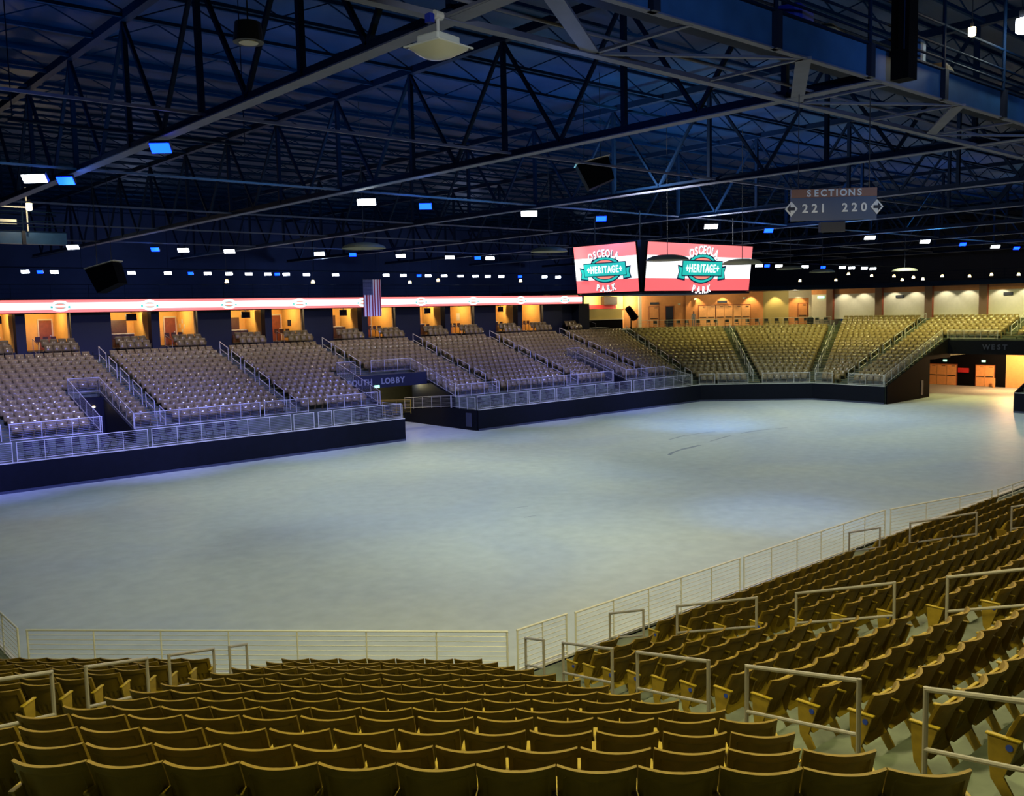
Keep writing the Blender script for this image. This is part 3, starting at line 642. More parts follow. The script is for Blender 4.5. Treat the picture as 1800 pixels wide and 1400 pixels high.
def logo(T, S, root, small=False):
    """emblem about S wide: arched words, ringed oval, banner"""
    a = MB(); disc(a, T, .345*S, .205*S, 0, .012); a.build('oval_outline', M['ink'], root)
    a = MB(); disc(a, T, .325*S, .187*S, .012, .02); a.build('oval_ring', M['teal'], root)
    a = MB(); disc(a, T, .285*S, .155*S, .02, .028); a.build('oval_outline', M['ink'], root)
    a = MB(); disc(a, T, .272*S, .143*S, .028, .036); a.build('oval_fill', M['salmon'], root)
    e = .014*S
    a = MB()
    for sx in (-1, 1): poly(a, T, [(sx*(.36*S), -.15*S-e)[:2], (sx*(.53*S), -.13*S-e), (sx*.50*S, -.05*S), (sx*(.53*S), .03*S+e), (sx*.36*S, .01*S+e)][::sx], .03, .042)
    poly(a, T, [(-.425*S-e, -.09*S-e), (.425*S+e, -.09*S-e), (.425*S+e, .095*S+e), (-.425*S-e, .095*S+e)], .036, .05); a.build('banner_outline', M['ink'], root)
    a = MB()
    for sx in (-1, 1): poly(a, T, [(sx*.37*S, -.14*S), (sx*.505*S, -.125*S), (sx*.482*S, -.05*S), (sx*.505*S, .02*S), (sx*.37*S, .0*S)][::sx], .042, .047)
    poly(a, T, [(-.425*S, -.09*S), (.425*S, -.09*S), (.425*S, .095*S), (-.425*S, .095*S)], .05, .056); a.build('banner', M['teal'], root)
    if not small:
        TT = lambda x, y, d: T(x, y-.048*S, .058+d)
        b = MB(); text(b, '+HERITAGE+', .150*S, TT, .87, squash=.74); b.build('lettering', M['screen_white'], root)
        for off, mt, dd in (((.008*S), 'ink', .058), (0, 'screen_white', .066)):
            b = MB(); text(b, 'OSCEOLA', .155*S, lambda x, y, d: T(x+off, y+.195*S-off, dd+d), .84, arc=.72*S, squash=.78); b.build('lettering', M[mt], root)
            b = MB(); text(b, 'P.A.R.K', .135*S, lambda x, y, d: T(x+off, y-.335*S-off, dd+d), .86, arc=-.75*S, squash=.78); b.build('lettering', M[mt], root)
# ------------------------------------------------------------------ scoreboard over mid floor
root = thing('scoreboard', 'hanging four sided video scoreboard showing red and white stripes with a green banner emblem', 'scoreboard')
x0, x1, y0, y1, zb, zt = 34.8, 44.7, 29.75, 34.85, 9.48, 11.9
MB().b2((x0+.5, y0+.5, zb-.12), (x1-.5, y1-.5, zt+.1)).b2((x0+.35, y0+.35, zb-.16), (x1-.35, y1-.35, zb-.08)).build('housing', M['navy'], root)
for hx in (x0+1, x1-1):
    for hy in (y0+1, y1-1): MB().tube((hx, hy, zt), (hx, hy, 13.5), .03).build('hanger', M['dark'], root)
def face(T, w0, h):
    a = MB()
    def q(u0_, u1_, v0, v1, mt):
        b = MB(); poly(b, T, [(u0_, v0), (u1_, v0), (u1_, v1), (u0_, v1)], -.04, 0); return b.build('display_stripe', M[mt], sc_)
    sc_ = MB(); poly(sc_, T, [(-w0/2-.05, -.05), (w0/2+.05, -.05), (w0/2+.05, h+.05), (-w0/2-.05, h+.05)], -.12, -.04); sc_ = sc_.build('screen', M['black'], root)
    q(-w0/2, w0/2, 0, .265*h, 'screen_deep'); q(-w0/2, w0/2, .265*h, .735*h, 'screen_white'); q(-w0/2, w0/2, .735*h, h, 'screen_red')
    TL = lambda x, y, d=0: T(x, y+h*.48, d+.004); return TL
tilt = .11
T1 = plane((39.77, y0+.30, zb), (1, 0, 0), (0, -tilt, 1)); L1_ = face(T1, 8.85, 2.42)
T2 = plane((x0+.30, 32.37, zb), (0, -1, 0), (-tilt, 0, 1)); L2_ = face(T2, 4.25, 2.42)
logo(L1_, 3.9, root); logo(L2_, 3.35, root)
T3 = plane((39.75, y1-.30, zb), (-1, 0, 0), (0, tilt, 1)); face(T3, 8.85, 2.42); T4 = plane((x1-.30, 32.4, zb), (0, 1, 0), (tilt, 0, 1)); face(T4, 4.25, 2.42)
# ------------------------------------------------------------------ ribbon display over the suites
root = thing('ribbon_display', 'long lit red and white ribbon display above the suites with small banner emblems', 'display board')
MB().b2((-4, 66.55, 9.1), (68.35, 66.9, 10.05)).build('casing', M['black'], root)
MB().b2((-4, 66.5, 9.16), (68.3, 66.56, 9.36)).build('display_stripe', M['pink'], root); MB().b2((-4, 66.5, 9.36), (68.3, 66.56, 9.82)).build('display_stripe', M['rib_white'], root); MB().b2((-4, 66.5, 9.82), (68.3, 66.56, 10.0)).build('display_stripe', M['pink'], root)
for i in range(-2, 9):
    T = plane((18.26+5.94*i, 66.48, 9.58), (1, 0, 0), (0, 0, 1))
    e = MB(); poly(e, T, [(.62*math.cos(a*math.pi/12), .36*math.sin(a*math.pi/12)) for a in range(24)], 0, .008); e = e.build('emblem', M['rib_white'], root)
    a = MB(); disc(a, T, .42, .2, .008, .016); a.build('oval_ring', M['teal'], e)
    a = MB(); disc(a, T, .37, .165, .016, .022); a.build('oval_fill', M['salmon'], e)
    a = MB(); poly(a, T, [(-.5, -.07), (.5, -.07), (.5, .09), (-.5, .09)], .022, .028); a.build('banner', M['rib_white'], e)
    a = MB()
    for sx in (-1, 1): poly(a, T, [(sx*.46, -.12), (sx*.66, -.14), (sx*.60, -.05), (sx*.66, .02), (sx*.48, .0)][::sx], .02, .03)
    a.build('banner_end', M['teal'], e)
# ------------------------------------------------------------------ suites
b = MB().b2((-6, 66.35, 0), (74, 72, 6.15)); b.b2((-6, 67.95, 6.1), (74, 74, 6.55)); struct('floor_suites', b, M['dark'])
struct('ceiling_suites', MB().b2((-6, 66.92, 9.15), (69, 80, 10.02)), M['dark'])
struct('wall_suites', MB().b2((-6, 71.2, 6.5), (69, 71.4, 9.2)), M['orange'])
struct('wall_upper_south', MB().b2((-14, 80, 0), (106, 80.3, 19)), mat('upper_wall_blue', (34, 50, 92), .8, noise=.2, scale=.5))
bayn = ['at the left picture edge', 'first', 'second', 'third', 'fourth', 'fifth', 'sixth']
tv0 = None
for i in range(-1, 6):
    wx = 20.5+8.93*i; nx_ = 24.95+8.93*i
    struct('wall_pier', MB().b2((wx-1.33, 67.6, 6.1), (wx+1.33, 71.2, 9.14)), M['navy'])
    if i == 5:
        struct('wall_partition', MB().b2((wx-1.45, 68.0, 6.5), (wx-1.335, 71.2, 9.14)), M['orange']); continue
    struct('wall_pier', MB().b2((nx_-.3, 67.6, 6.1), (nx_+.3, 68.3, 9.14)), M['navy'])
    struct('wall_partition', MB().b2((nx_-.31, 68.3, 6.5), (nx_-.2, 71.2, 9.2)), M['orange'])
    struct('wall_partition', MB().b2((wx-1.45, 68.0, 6.5), (wx-1.335, 71.2, 9.2)), M['orange'])
    lamp('POINT', 'suite_lamp', (wx+2.9, 69.3, 8.9), 150, (1, .72, .36), shadow_soft_size=.15)
    if i < 5 or True: lamp('POINT', 'suite_lamp', (nx_+1.7, 69.3, 8.9), 150, (1, .70, .34), shadow_soft_size=.15)
    W_ = bayn[i+1]; w2 = (W_+' suite bay') if i > -1 else ('suite bay ' + W_)
    o = MB().b2((-.9, -.3, 0), (.95, 0, .95)); o = o.build('wall_cabinet', M['cabinet']); o.location = (wx+2.55, 71.18, 7.6); tag(o, 'dark brown wall cabinet in the %s' % w2, 'cabinet', 'suite cabinets')
    r_ = thing('bar_counter', 'pale topped bar counter in the %s' % w2, 'counter', (wx+2.6, 70.4, 6.55), 0, 'suite counters')
    MB().b2((-1.0, -.3, 0), (1.0, .3, .95)).build('counter_body', M['cabinet'], r_); MB().b2((-1.05, -.35, .95), (1.15, .35, 1.02)).build('counter_top', M['counter'], r_)
    r_ = thing('television', 'black television hung under the ceiling of the %s' % w2, 'television', (wx+3.3, 69.2, 8.5), .25, 'suite televisions')
    MB().b2((-.42, -.04, 0), (.42, .04, .5)).build('screen_panel', M['navy'], r_); MB().tube((0, 0, .5), (0, 0, .66), .03).build('bracket', M['dark'], r_)
    if i < 5:
        r_ = thing('suite_door', 'brown wooden door in pale frame in the %s' % w2, 'door', (nx_+2.42, 71.16, 6.55), 0, 'suite doors')
        MB().b2((-.5, -.06, 0), (-.42, .03, 2.15)).b2((.42, -.06, 0), (.5, .03, 2.15)).b2((-.5, -.06, 2.1), (.5, .03, 2.2)).build('door_frame', M['counter'], r_)
        MB().b2((-.42, -.03, 0), (.42, .02, 2.1)).build('door_leaf', M['wood'], r_); MB().b2((.28, -.09, .95), (.36, -.03, 1.05)).build('door_handle', M['far_rail'], r_)
    if i == 0:
        for q, (a, z) in enumerate(((70.7, 8.0), (70.2, 8.35), (69.8, 7.95), (70.25, 7.6))):
            o = MB().b2((-.02, -.12, -.16), (0, .12, .16)).build('picture_frame', M['cream']); o.location = (wx+8.93-1.46, a, z); tag(o, 'small framed picture, %s of the four on the orange wall' % ORD[q], 'picture', 'four small pictures on the orange wall')
    if i == 3:
        o = MB().b2((-.02, -.25, -.35), (0, .25, .35)).build('picture_frame', M['cream']); o.location = (wx+8.93-1.46, 69.9, 8.1); tag(o, 'large pale framed picture alone on a suite wall', 'picture')
    if i == 1:
        o = MB().b2((-.02, -.3, -.25), (0, .3, .25)).build('wall_plaque', M['navy']); o.location = (wx+8.93-1.46, 69.9, 8.0); tag(o, 'dark blue plaque alone on an orange suite wall', 'plaque')
    # bar stools at the suite counter and drink rail
    for q in range(3):
        for xx, side in ((wx+2.0+.6*q, 'counter'), (nx_+1.35+.5*q, 'drink rail')):
            if side == 'drink rail' and i == 5: continue
            o = MB().tube((0, 0, .62), (0, 0, .67), .17, 8).tube((0, 0, 0), (0, 0, .62), .025, 6).b2((-.17, .12, .67), (.17, .15, .98)).tube((0, 0, 0), (0, 0, .02), .18, 8)
            o = o.build('bar_stool', M['cabinet']); o.location = (xx, 68.9, 6.55); tag(o, 'dark bar stool, %s at the %s, %s' % (ORD[q], side, w2), 'stool', 'bar stools in the suites')
# stub rails between suite rows
for i in range(-1, 6):
    nx_ = 24.95+8.93*i
    railing((nx_+.75, 66.55), (nx_+.75, 67.9), 6.2, 'short rail by the %s narrow pier of the suites' % ORD[i+1], 'short rails at the suite steps', M['rail'], h=.85, z0b=6.55, rods=0, posts=1)
# corner pier and concessions
struct('wall_corner_block', MB().b2((66.5, 68.0, 6.1), (68.3, 71.2, 9.15)).b2((68.5, 67.2, 6.1), (70.1, 68.8, 9.15)), M['navy'])
struct('wall_concession', MB().b2((68.3, 72, 6), (83.6, 72.2, 10.2)), M['yellow_wall'])
struct('trim_1', MB().b2((68.3, 71.6, 8.55), (79.1, 72, 9.0)), M['red'])
r_ = thing('concession_counter', 'long yellow concession counter under the red fascia', 'counter', (74, 70.8, 6.2)); MB().b2((-4.5, -.3, 0), (5.0, .3, 1.15)).build('counter_body', M['black'], r_); MB().b2((-4.5, -.2, 1.15), (5.0, .3, 2.3)).build('roller_shutter', M['yellow_wall'], r_); MB().b2((-4.6, -.4, 1.12), (5.1, .35, 1.2)).build('counter_top', M['counter'], r_)
o = MB().b2((0, 0, 0), (2.2, .5, .9)).build('menu_board', M['cabinet']); o.location = (76.8, 71.3, 9.0); tag(o, 'dark brown menu board above the red fascia', 'board')
double_door(80.5, 71.95, 1.0, 6.3, 'small orange door right of the concession counter', 1, ang=-math.pi/2)
lamp('POINT', 'concession_lamp', (75.2, 70.6, 9.6), 330, (1, .86, .5), shadow_soft_size=.15); lamp('POINT', 'concession_lamp', (80.6, 70.8, 9.6), 300, (1, .86, .55), shadow_soft_size=.15)
o = thing('follow_spotlight', 'dark follow spotlight on a stand at the concourse edge', 'spotlight', (76.3, 66.9, 6.25))
MB().tube((-.5, .0, 2.35), (.55, -.1, 1.2), .34, 12, r2=.42).build('lamp_body', M['black'], o); MB().tube((0, 0, 0), (0, 0, 1.6), .06).build('stand', M['black'], o)
for a in range(3): MB().tube((0, 0, .3), (.5*math.cos(2.1*a), .5*math.sin(2.1*a), 0), .025).build('leg', M['black'], o)
# ------------------------------------------------------------------ west and corner concourse
struct('floor_concourse', MB().prism([(74.3, 66.8), (93, 48.1), (106, 48), (106, 80), (70, 80), (70, 68.0), (73.2, 67.9)], 5.3, 6.25), M['tread'])
struct('floor_concourse_end', MB().b2((92.5, 18, 6.2), (106, 48.05, 6.9)), M['tread'])
W45 = Frame((54*S2/S2, 54*S2/S2), (1, -1), (1, 1))
W45 = Frame((108/S2, 108/S2), (1, -1), (1, 1))
def wall45(name, e0, e1, m, z0=6.2, z1=10.2, th=.2, d=0):
    return struct(name, MB().prism([W45.xy(e0, d), W45.xy(e1, d), W45.xy(e1, d+th), W45.xy(e0, d+th)], z0, z1), m)
wall45('wall_concourse', 6.0, 13.4, M['amber']); wall45('wall_concourse_doors', 13.4, 22.2, M['amber'], d=-.25); wall45('wall_concourse_shutter', 22.2, 25.1, M['shutter'], d=-.1)
wall45('wall_concourse_brick', 25.1, 27.4, M['amber']); wall45('wall_concourse_cream', 27.4, 31, M['cream'], d=-.1)
wall45('wall_concourse_band', 25.1, 27.4, M['cream'], z0=9.3, z1=10.2, d=-.08)
b = MB()
for j in range(16): b.prism([W45.xy(22.25, -.12), W45.xy(25.05, -.12), W45.xy(25.05, -.1), W45.xy(22.25, -.1)], 6.5+j*.2, 6.6+j*.2)
struct('trim_2', b, M['shutter'])
struct('wall_concourse_post', MB().prism([W45.xy(7.9, -1.0), W45.xy(8.25, -1.0), W45.xy(8.25, -.7), W45.xy(7.9, -.7)], 6.2, 10.2), M['cream'])
struct('ceiling_concourse', MB().prism([(69, 67.2), (75.6, 66.5), (93.2, 49.5), (93.2, 18), (106, 18), (106, 80), (69, 80)], 10.15, 10.6), M['steel'])
def d45(e, wd, z, lab, leaves, m, h=2.35, d=-.3):
    p = W45.P(e+wd, d, z); return double_door(p.x, p.y, wd, z, lab, leaves, 'doors on the concourse wall', m=m, h=h, ang=math.pi/4)
d45(9.2, 1.1, 6.3, 'single orange door under a small dark sign on the concourse', 1, M['amber'], d=-.06)
d45(11.1, .85, 6.3, 'dark open doorway leaf between two wall lamps on the concourse', 1, M['navy'], d=-.06)
for j in range(3): d45(14.85+j*1.97, 1.9, 6.3, 'orange double door, %s of three side by side on the concourse' % ORD[j], 2, M['door'])
d45(26.2, 1.0, 6.3, 'single brown door right of the olive shutter', 1, M['amber'], d=-.06)
o = MB().box((0, 0, 0), (.1, 1.0, .25)); o = o.build('hanging_sign', M['navy']); p = W45.P(9.8, -.3, 9.05); o.location = p; o.rotation_euler = (0, 0, math.pi/4); tag(o, 'small dark blue sign above the single orange concourse door', 'sign')
o = MB().box((0, 0, 0), (.1, 1.1, .3)); o = o.build('hanging_sign', M['navy']); p = W45.P(17.5, -.5, 9.05); o.location = p; o.rotation_euler = (0, 0, math.pi/4); tag(o, 'small dark blue sign above the three double doors', 'sign')
for e in (14.4, 20.0, 12.6):
    p = W45.P(e, -.5, 9.45 if e > 13 else 8.9); o = MB().tube((0, 0, -.1), (0, 0, .1), .16, 10).build('wall_lamp', M['lens']); o.location = p; tag(o, 'small round wall lamp %s' % {14.4: 'over the left end of the double doors', 20.0: 'over the right end of the double doors', 12.6: 'beside the dark doorway'}[e], 'lamp')
for e in (7.0, 14.6, 17.6, 20.8, 23.6, 26.2):
    p = W45.P(e, -.9, 9.95); q = W45.P(e, -.1, 7); lamp('SPOT', 'wall_washer', p, 330, (1, .74, .36), q, spot_size=1.5, spot_blend=.4, shadow_soft_size=.1)
for e in (9, 17, 25): p = W45.P(e, -3.5, 9.9); lamp('POINT', 'concourse_fill', p, 260, (1, .80, .46), shadow_soft_size=.2)  # added fill evening out the brightness along the concourse
# person on the concourse
root = thing('person', 'person in grey clothes standing left of the concourse double doors', 'person', W45.P(14.1, -1.6, 6.25), math.radians(225-90))
me = bpy.data.meshes.new('body'); vs = [(0, 0, .95), (0, 0, 1.2), (0, 0, 1.42), (0, 0, 1.52), (0, .01, 1.63), (0, .01, 1.74), (.19, 0, 1.42), (.24, .02, 1.14), (.23, .08, .88), (-.19, 0, 1.42), (-.24, .02, 1.14), (-.23, .08, .88), (.1, 0, .9), (.11, .02, .5), (.11, -.01, .07), (.11, .13, .03), (-.1, 0, .9), (-.11, .02, .5), (-.11, -.01, .07), (-.11, .13, .03)]
me.from_pydata(vs, [(0, 1), (1, 2), (2, 3), (3, 4), (4, 5), (2, 6), (6, 7), (7, 8), (2, 9), (9, 10), (10, 11), (0, 12), (12, 13), (13, 14), (14, 15), (0, 16), (16, 17), (17, 18), (18, 19)], [])
o = bpy.data.objects.new('body', me); C.objects.link(o); o.parent = root; me.materials.append(M['grey'])
md = o.modifiers.new('skin', 'SKIN'); ld = me.skin_vertices[0].data; rs = [.15, .14, .13, .055, .085, .07, .055, .045, .035, .055, .045, .035, .085, .06, .045, .04, .085, .06, .045, .04]
for s_, r_ in zip(ld, rs): s_.radius = (r_, r_*.8)
ld[0].use_root = True; o.modifiers.new('sub', 'SUBSURF').render_levels = 2
bm_ = MB().tube((0, .02, 1.56), (0, .02, 1.70), .092, 12, r2=.09); bm_.build('face', M['skin'], root, smooth=True); MB().tube((0, -.01, 1.66), (0, -.01, 1.79), .108, 12, r2=.05).build('hair', M['hair'], root, smooth=True)
# chairs along the concourse rail and the platforms
def chair_mesh():
    b = MB().box((0, 0, .44), (.42, .42, .04)).box((0, -.2, .72), (.42, .03, .3))
    for x in (-.19, .19):
        b.tube((x, .2, 0), (x, -.2, .86), .014, 6).tube((x, -.22, 0), (x, .18, .44), .014, 6)
    return b
ch0 = chair_mesh().build('folding_chair', M['dark']); tag(ch0, '-', 'chair')
def place_chair(p, rz, lab, grp, used=[0]):
    o = ch0 if not used[0] else ch0.copy()
    if used[0]: C.objects.link(o)
    used[0] = 1; o.location = p; o.rotation_euler = (0, 0, rz); o['label'] = lab; o['group'] = grp
ce = [-7.5, -6.3, -5.0, -4.1, -2.9, -1.8, -1.0, .2, 1.2, 2.4, 3.4, 4.4, 5.5, 6.5, 7.6, 8.6, 9.8, 10.7]
for i, e in enumerate(ce): place_chair(FC.P(e, 16.6, 6.25), FC.rz, 'dark folding chair, %s from the left along the concourse rail' % ORD[i], 'folding chairs along the concourse rail')
for i in range(14): place_chair(Vector((12.4+.78*i+(1.2 if i > 6 else 0), 52.5, 1.5)), FS.rz+random.uniform(-.2, .2), 'dark folding chair, %s along the left wheelchair platform' % ORD[i], 'folding chairs on the left platform')
for i in range(5): place_chair(Vector((32.4+.6*i, 52.4+.3*(i % 2), 1.5)), FS.rz+.4*(i % 3-1), 'folding chair, %s in the cluster at the platform end' % ORD[i], 'folding chairs clustered by the tunnel')
for i in range(16): place_chair(Vector((43+1.4*i, 52.5, 1.5)), FS.rz, 'dark folding chair, %s along the platform right of the tunnel' % ORD[i], 'folding chairs on the right platform')
o = thing('trash_bin', 'dark rounded trash bin among the concourse chairs', 'bin', FC.P(9.2, 17.3, 6.25)); MB().tube((0, 0, 0), (0, 0, .8), .3, 14, r2=.34).build('bin_body', M['dark'], o); MB().tube((0, 0, .8), (0, 0, .98), .35, 14, r2=.2).build('bin_lid', M['navy'], o)
for e0, e1, l in ((-9.5, -1.0, 'left'), (.9, 11.0, 'right')):
    p = FC.xy(e0, 15.9); q = FC.xy(e1, 15.9); railing(p, q, 6.25, 'thin concourse guard rail above the corner stand, %s half' % l, 'concourse guard rails', fr_, h=.95, rods=2, posts=8, r=.02)
# end wall with brick pillars
struct('wall_west_upper', MB().b2((94.0, 18, 6.9), (94.2, 55.6, 9.62)), M['cream']); struct('wall_west_band', MB().b2((93.96, 18, 9.62), (94.2, 55.6, 10.2)), M['amber'])
for j, y in enumerate((53.2, 47.58, 42.3, 37.0, 31.6, 26.2)):
    struct('wall_pillar', MB().b2((93.6, y-.38, 6.8), (94.0, y+.38, 10.16)), M['brick'])
    for dy in (-1.6, -3.8):
        p = (92.9, y+dy, 10.0); lamp('SPOT', 'wall_washer', p, 130, (1, .93, .74), (93.8, y+dy, 8), spot_size=1.7, spot_blend=.35, shadow_soft_size=.06)
for y, l in ((45.0, 'between the second and third brick pillars'), (34.4, 'on the rightmost visible cream bay')):
    o = MB().b2((0, 0, 0), (.1, .85, .28)).build('wall_vent', M['dark']); o.location = (93.9, y, 9.05); tag(o, 'dark rectangular wall vent ' + l, 'vent')
o = MB().b2((0, 0, 0), (.1, .8, .22)).build('exit_sign', M['exitg']); o.location = (93.85, 54.0, 9.2); tag(o, 'pale exit sign left of the first brick pillar', 'exit sign')
# ------------------------------------------------------------------ names on the tunnels
b = MB(); T = plane((35.65, 57.33, 3.42), (1, 0, 0), (0, 0, 1)); text(b, 'SOUTH', .6, T, .86); o = b.build('tunnel_lettering', M['sign_text']); tag(o, 'raised grey letters SOUTH over the south tunnel', 'lettering')
b = MB(); T = plane((38.55, 57.33, 3.42), (1, 0, 0), (0, 0, 1)); text(b, 'LOBBY', .6, T, .86); o = b.build('tunnel_lettering', M['sign_text']); tag(o, 'raised grey letters LOBBY over the south tunnel', 'lettering')
b = MB(); T = plane((86.58, 33.1, 4.22), (0, -1, 0), (0, 0, 1)); text(b, 'WEST', .62, T, 1.0); o = b.build('tunnel_lettering', M['kick']); tag(o, 'raised dark grey letters WEST over the end tunnel', 'lettering')
# ------------------------------------------------------------------ hanging section sign
root = thing('section_sign', 'hanging SECTIONS sign with arrows to 221 and 220', 'sign', (19.89, 11.22, 10.6), math.radians(-45))
# local x right as seen from the camera, -y towards it
MB().b2((-.97, 0, 0), (.97, .08, .72)).build('panel', M['dark'] if 0 else mat('sign_grey', (70, 80, 104), .45), root)
MB().b2((-.97, -.012, .53), (.97, .0, .72)).build('header_band', mat('sign_brown', (150, 98, 62), .5), root)
T = plane((0, -.014, 0), (1, 0, 0), (0, 0, 1))
b = MB(); text(b, 'SECTIONS', .21, lambda x, y, d: T(x, y+.555, d), 1.0); b.build('lettering', M['sign_lit'], root)
b = MB(); text(b, '221', .27, lambda x, y, d: T(x-.47, y+.19, d), .95); text(b, '220', .27, lambda x, y, d: T(x+.46, y+.19, d), .95); b.build('lettering', M['sign_lit'], root)
for sx, dy in ((-1, 0), (1, -.0)):
    d_ = MB(); cx = sx*.97; poly(d_, T, [(cx-.145, .28), (cx, .11), (cx+.145, .28), (cx, .45)], -.03, .006); d_ = d_.build('arrow_tile', M['sign_lit'], root)
    a = MB(); ah = [(sx*.1, 0), (sx*.02, .1), (sx*.02, .035), (-sx*.08, .035), (-sx*.08, -.035), (sx*.02, -.035), (sx*.02, -.1)]
    poly(a, T, [(cx+x, .28+y) for x, y in (ah if sx < 0 else ah[::-1])], .006, .012); a.build('arrow', M['navy'], d_)
for sx in (-.8, .8): MB().tube((sx, .04, .72), (sx, .04, 2.9), .012).build('hanger', M['dark'], root)
o = MB().b2((-.28, -.1, -.24), (.28, .1, -.02)); o = o.build('junction_box', M['dark']); o.location = (19.95, 11.3, 10.58); o.rotation_euler = (0, 0, math.radians(-45)); tag(o, 'dark box hanging right below the SECTIONS sign', 'box')
lamp('SPOT', 'flag_fill', (33, 45, 12.7), 800, (1, .98, 1), (36, 56, 9.8), spot_size=.5, spot_blend=.8, shadow_soft_size=.2)  # added spot brightening the flag, no fixture there
# ------------------------------------------------------------------ flag
root = thing('hanging_flag', 'striped flag with starred blue corner hanging upright before the ribbon display', 'flag', (35.4, 56, 11.05))
b = MB(); n = 24
for j in range(n+1):
    x = 1.5*j/n; y = .04*math.sin(j*.9)
    b.v += [(x, y, 0), (x, y, -2.62), (x, y+.012, 0), (x, y+.012, -2.62)]
for j in range(n):
    q = 4*j; b.f += [(q, q+1, q+5, q+4), (q+2, q+6, q+7, q+3), (q, q+4, q+6, q+2), (q+1, q+3, q+7, q+5)]
b.f += [(0, 2, 3, 1), (4*n, 4*n+1, 4*n+3, 4*n+2)]
b.mi = [0]*len(b.f); b.build('cloth', M['flag'], root); MB().tube((-.06, 0, .02), (1.56, 0, .02), .025).build('pole', M['dark'], root)
for x in (.1, 1.4): MB().tube((x, 0, .02), (x, 0, 2.4), .008, 5).build('cord', M['dark'], root)
# ------------------------------------------------------------------ roof structure
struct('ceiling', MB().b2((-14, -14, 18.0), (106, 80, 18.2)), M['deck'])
struct('wall_west_high', MB().b2((105.7, -14, 10), (106, 80, 18.1)), M['navy']); 
jo = MB()
TR = [0, 9.75, 19.7, 30.4, 41.2, 52, 62.8, 73.6, 84.4, 95]
def truss(x, label):
    root = thing('roof_truss', label, 'truss', (x, 0, 13.5), 0, 'steel roof trusses across the hall')
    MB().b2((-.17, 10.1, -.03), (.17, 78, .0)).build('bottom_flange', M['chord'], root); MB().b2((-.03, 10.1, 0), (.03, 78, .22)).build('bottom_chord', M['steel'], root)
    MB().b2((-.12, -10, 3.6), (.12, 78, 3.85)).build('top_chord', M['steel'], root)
    y = 12.4
    while y < 77:
        MB().bar((0, y, .1), (0, y, 3.7), .14).build('web_member', M['steel'], root)
        MB().bar((0, y, 3.6), (0, y+2.55, .15), .10).build('web_member', M['steel'], root); MB().bar((0, y+2.55, .15), (0, y+5.05, 3.6), .10).build('web_member', M['steel'], root)
        y += 5.05
    return root
lb = ['passing above the camera', 'over the hanging high bay light', 'over the big stand light', 'over the first blue lamp right of centre', 'just before the scoreboard', 'over the west half of the floor', 'over the far corner stand', 'over the end of the floor', 'above the end stand', 'above the end concourse']
for i, x in enumerate(TR):
    if i == 0: continue
    truss(x, 'steel roof truss with pale bottom flange, ' + lb[i])
# cross ties and joists between the trusses
for i, y in enumerate((2.3, 22.2, 32.55, 42.6, 52.0, 62.05)):
    o = MB().bar((-14, y, 13.62), (105, y, 13.62), .07).build('roof_tie', M['chord']); tag(o, 'thin steel tie running the hall length, %s from the camera side' % ORD[i], 'tie', 'thin ties between the trusses')
y = -8.0; i = 0
while y < 79:
    b = MB().bar((-14, y, 17.2), (105.5, y, 17.2), .1).bar((-14, y, 17.95), (105.5, y, 17.95), .1); x = -14; q = 0
    while x < 105: b.bar((x, y, 17.2 if q % 2 else 17.9), (x+1.6, y, 17.9 if q % 2 else 17.2), .035); x += 1.6; q += 1
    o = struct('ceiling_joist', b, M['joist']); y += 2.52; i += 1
for (x0_, x1_, y, z, l) in ((14, 68, 67.6, 12.2, 'above the ribbon display'), (64, 92, 44.4, 12.2, 'right of the scoreboard'), (6, 12, 25.1, 13.55, 'at the upper left')):
    root = thing('lighting_pipe', 'dark pipe carrying floods ' + l, 'pipe', (x0_, y, z)); MB().tube((0, 0, 0), (x1_-x0_, 0, 0), .04).build('pipe_run', M['steel'], root)
    for q in range(int((x1_-x0_)/6)+1): MB().tube((q*6+.1, 0, 0), (q*6+.1, 0, 18-z), .015, 5).build('hanger', M['steel'], root)
for i, (x, y, L, z) in enumerate(((22, 14.6, 9, 16.2), (22, 15.6, 9, 16.4), (24, 17.0, 7, 16.6))):
    o = MB().tube((x, y, z), (x+L, y, z), .06).build('conduit', M['white']); tag(o, 'pale pipe under the roof deck, %s' % ['above the bracing left of the catwalk', 'second above the bracing', 'short one behind the bracing', 'above mid floor', 'beyond the scoreboard', 'over the left far stand'][i], 'pipe', 'pale pipes under the roof')
# ---- catwalk crossing near the camera
def catwalk(y, x0_, x1_, z, lab, npost):
    root = thing('catwalk', lab, 'catwalk', (x0_, y, z)); L = x1_-x0_
    MB().b2((0, -.02, .0), (L, .02, .68)).build('side_plate', M['plate'], root); MB().b2((0, -.07, -.02), (L, .07, .01)).build('bottom_flange', M['chord'], root); MB().b2((0, -.1, .66), (L, .1, .70)).build('top_flange', M['steel'], root)
    MB().b2((0, .03, .60), (L, 1.7, .66)).build('walkway', M['steel'], root)
    for zz_, rr_ in ((.92, .03), (1.22, .03), (1.72, .035)): MB().tube((0, -.05, zz_), (L, -.05, zz_), rr_).build('hand_rail', M['steel'], root)
    MB().tube((0, 1.68, 1.72), (L, 1.68, 1.72), .035).build('hand_rail', M['steel'], root)
    for i in range(npost):
        x = L*(i+.5)/npost; MB().b2((x-.09, -.14, -.02), (x+.09, .03, .68)).build('stiffener', M['navy'], root); MB().tube((x, -.05, .65), (x, -.05, 4.0), .045).build('post', M['steel'], root)
    return root
catwalk(10.1, -4, 46, 13.5, 'blue plated catwalk crossing the upper right with railings', 14)
catwalk(54.4, -6, 15.5, 12.75, 'short blue plated catwalk at the left edge under lamps', 5)
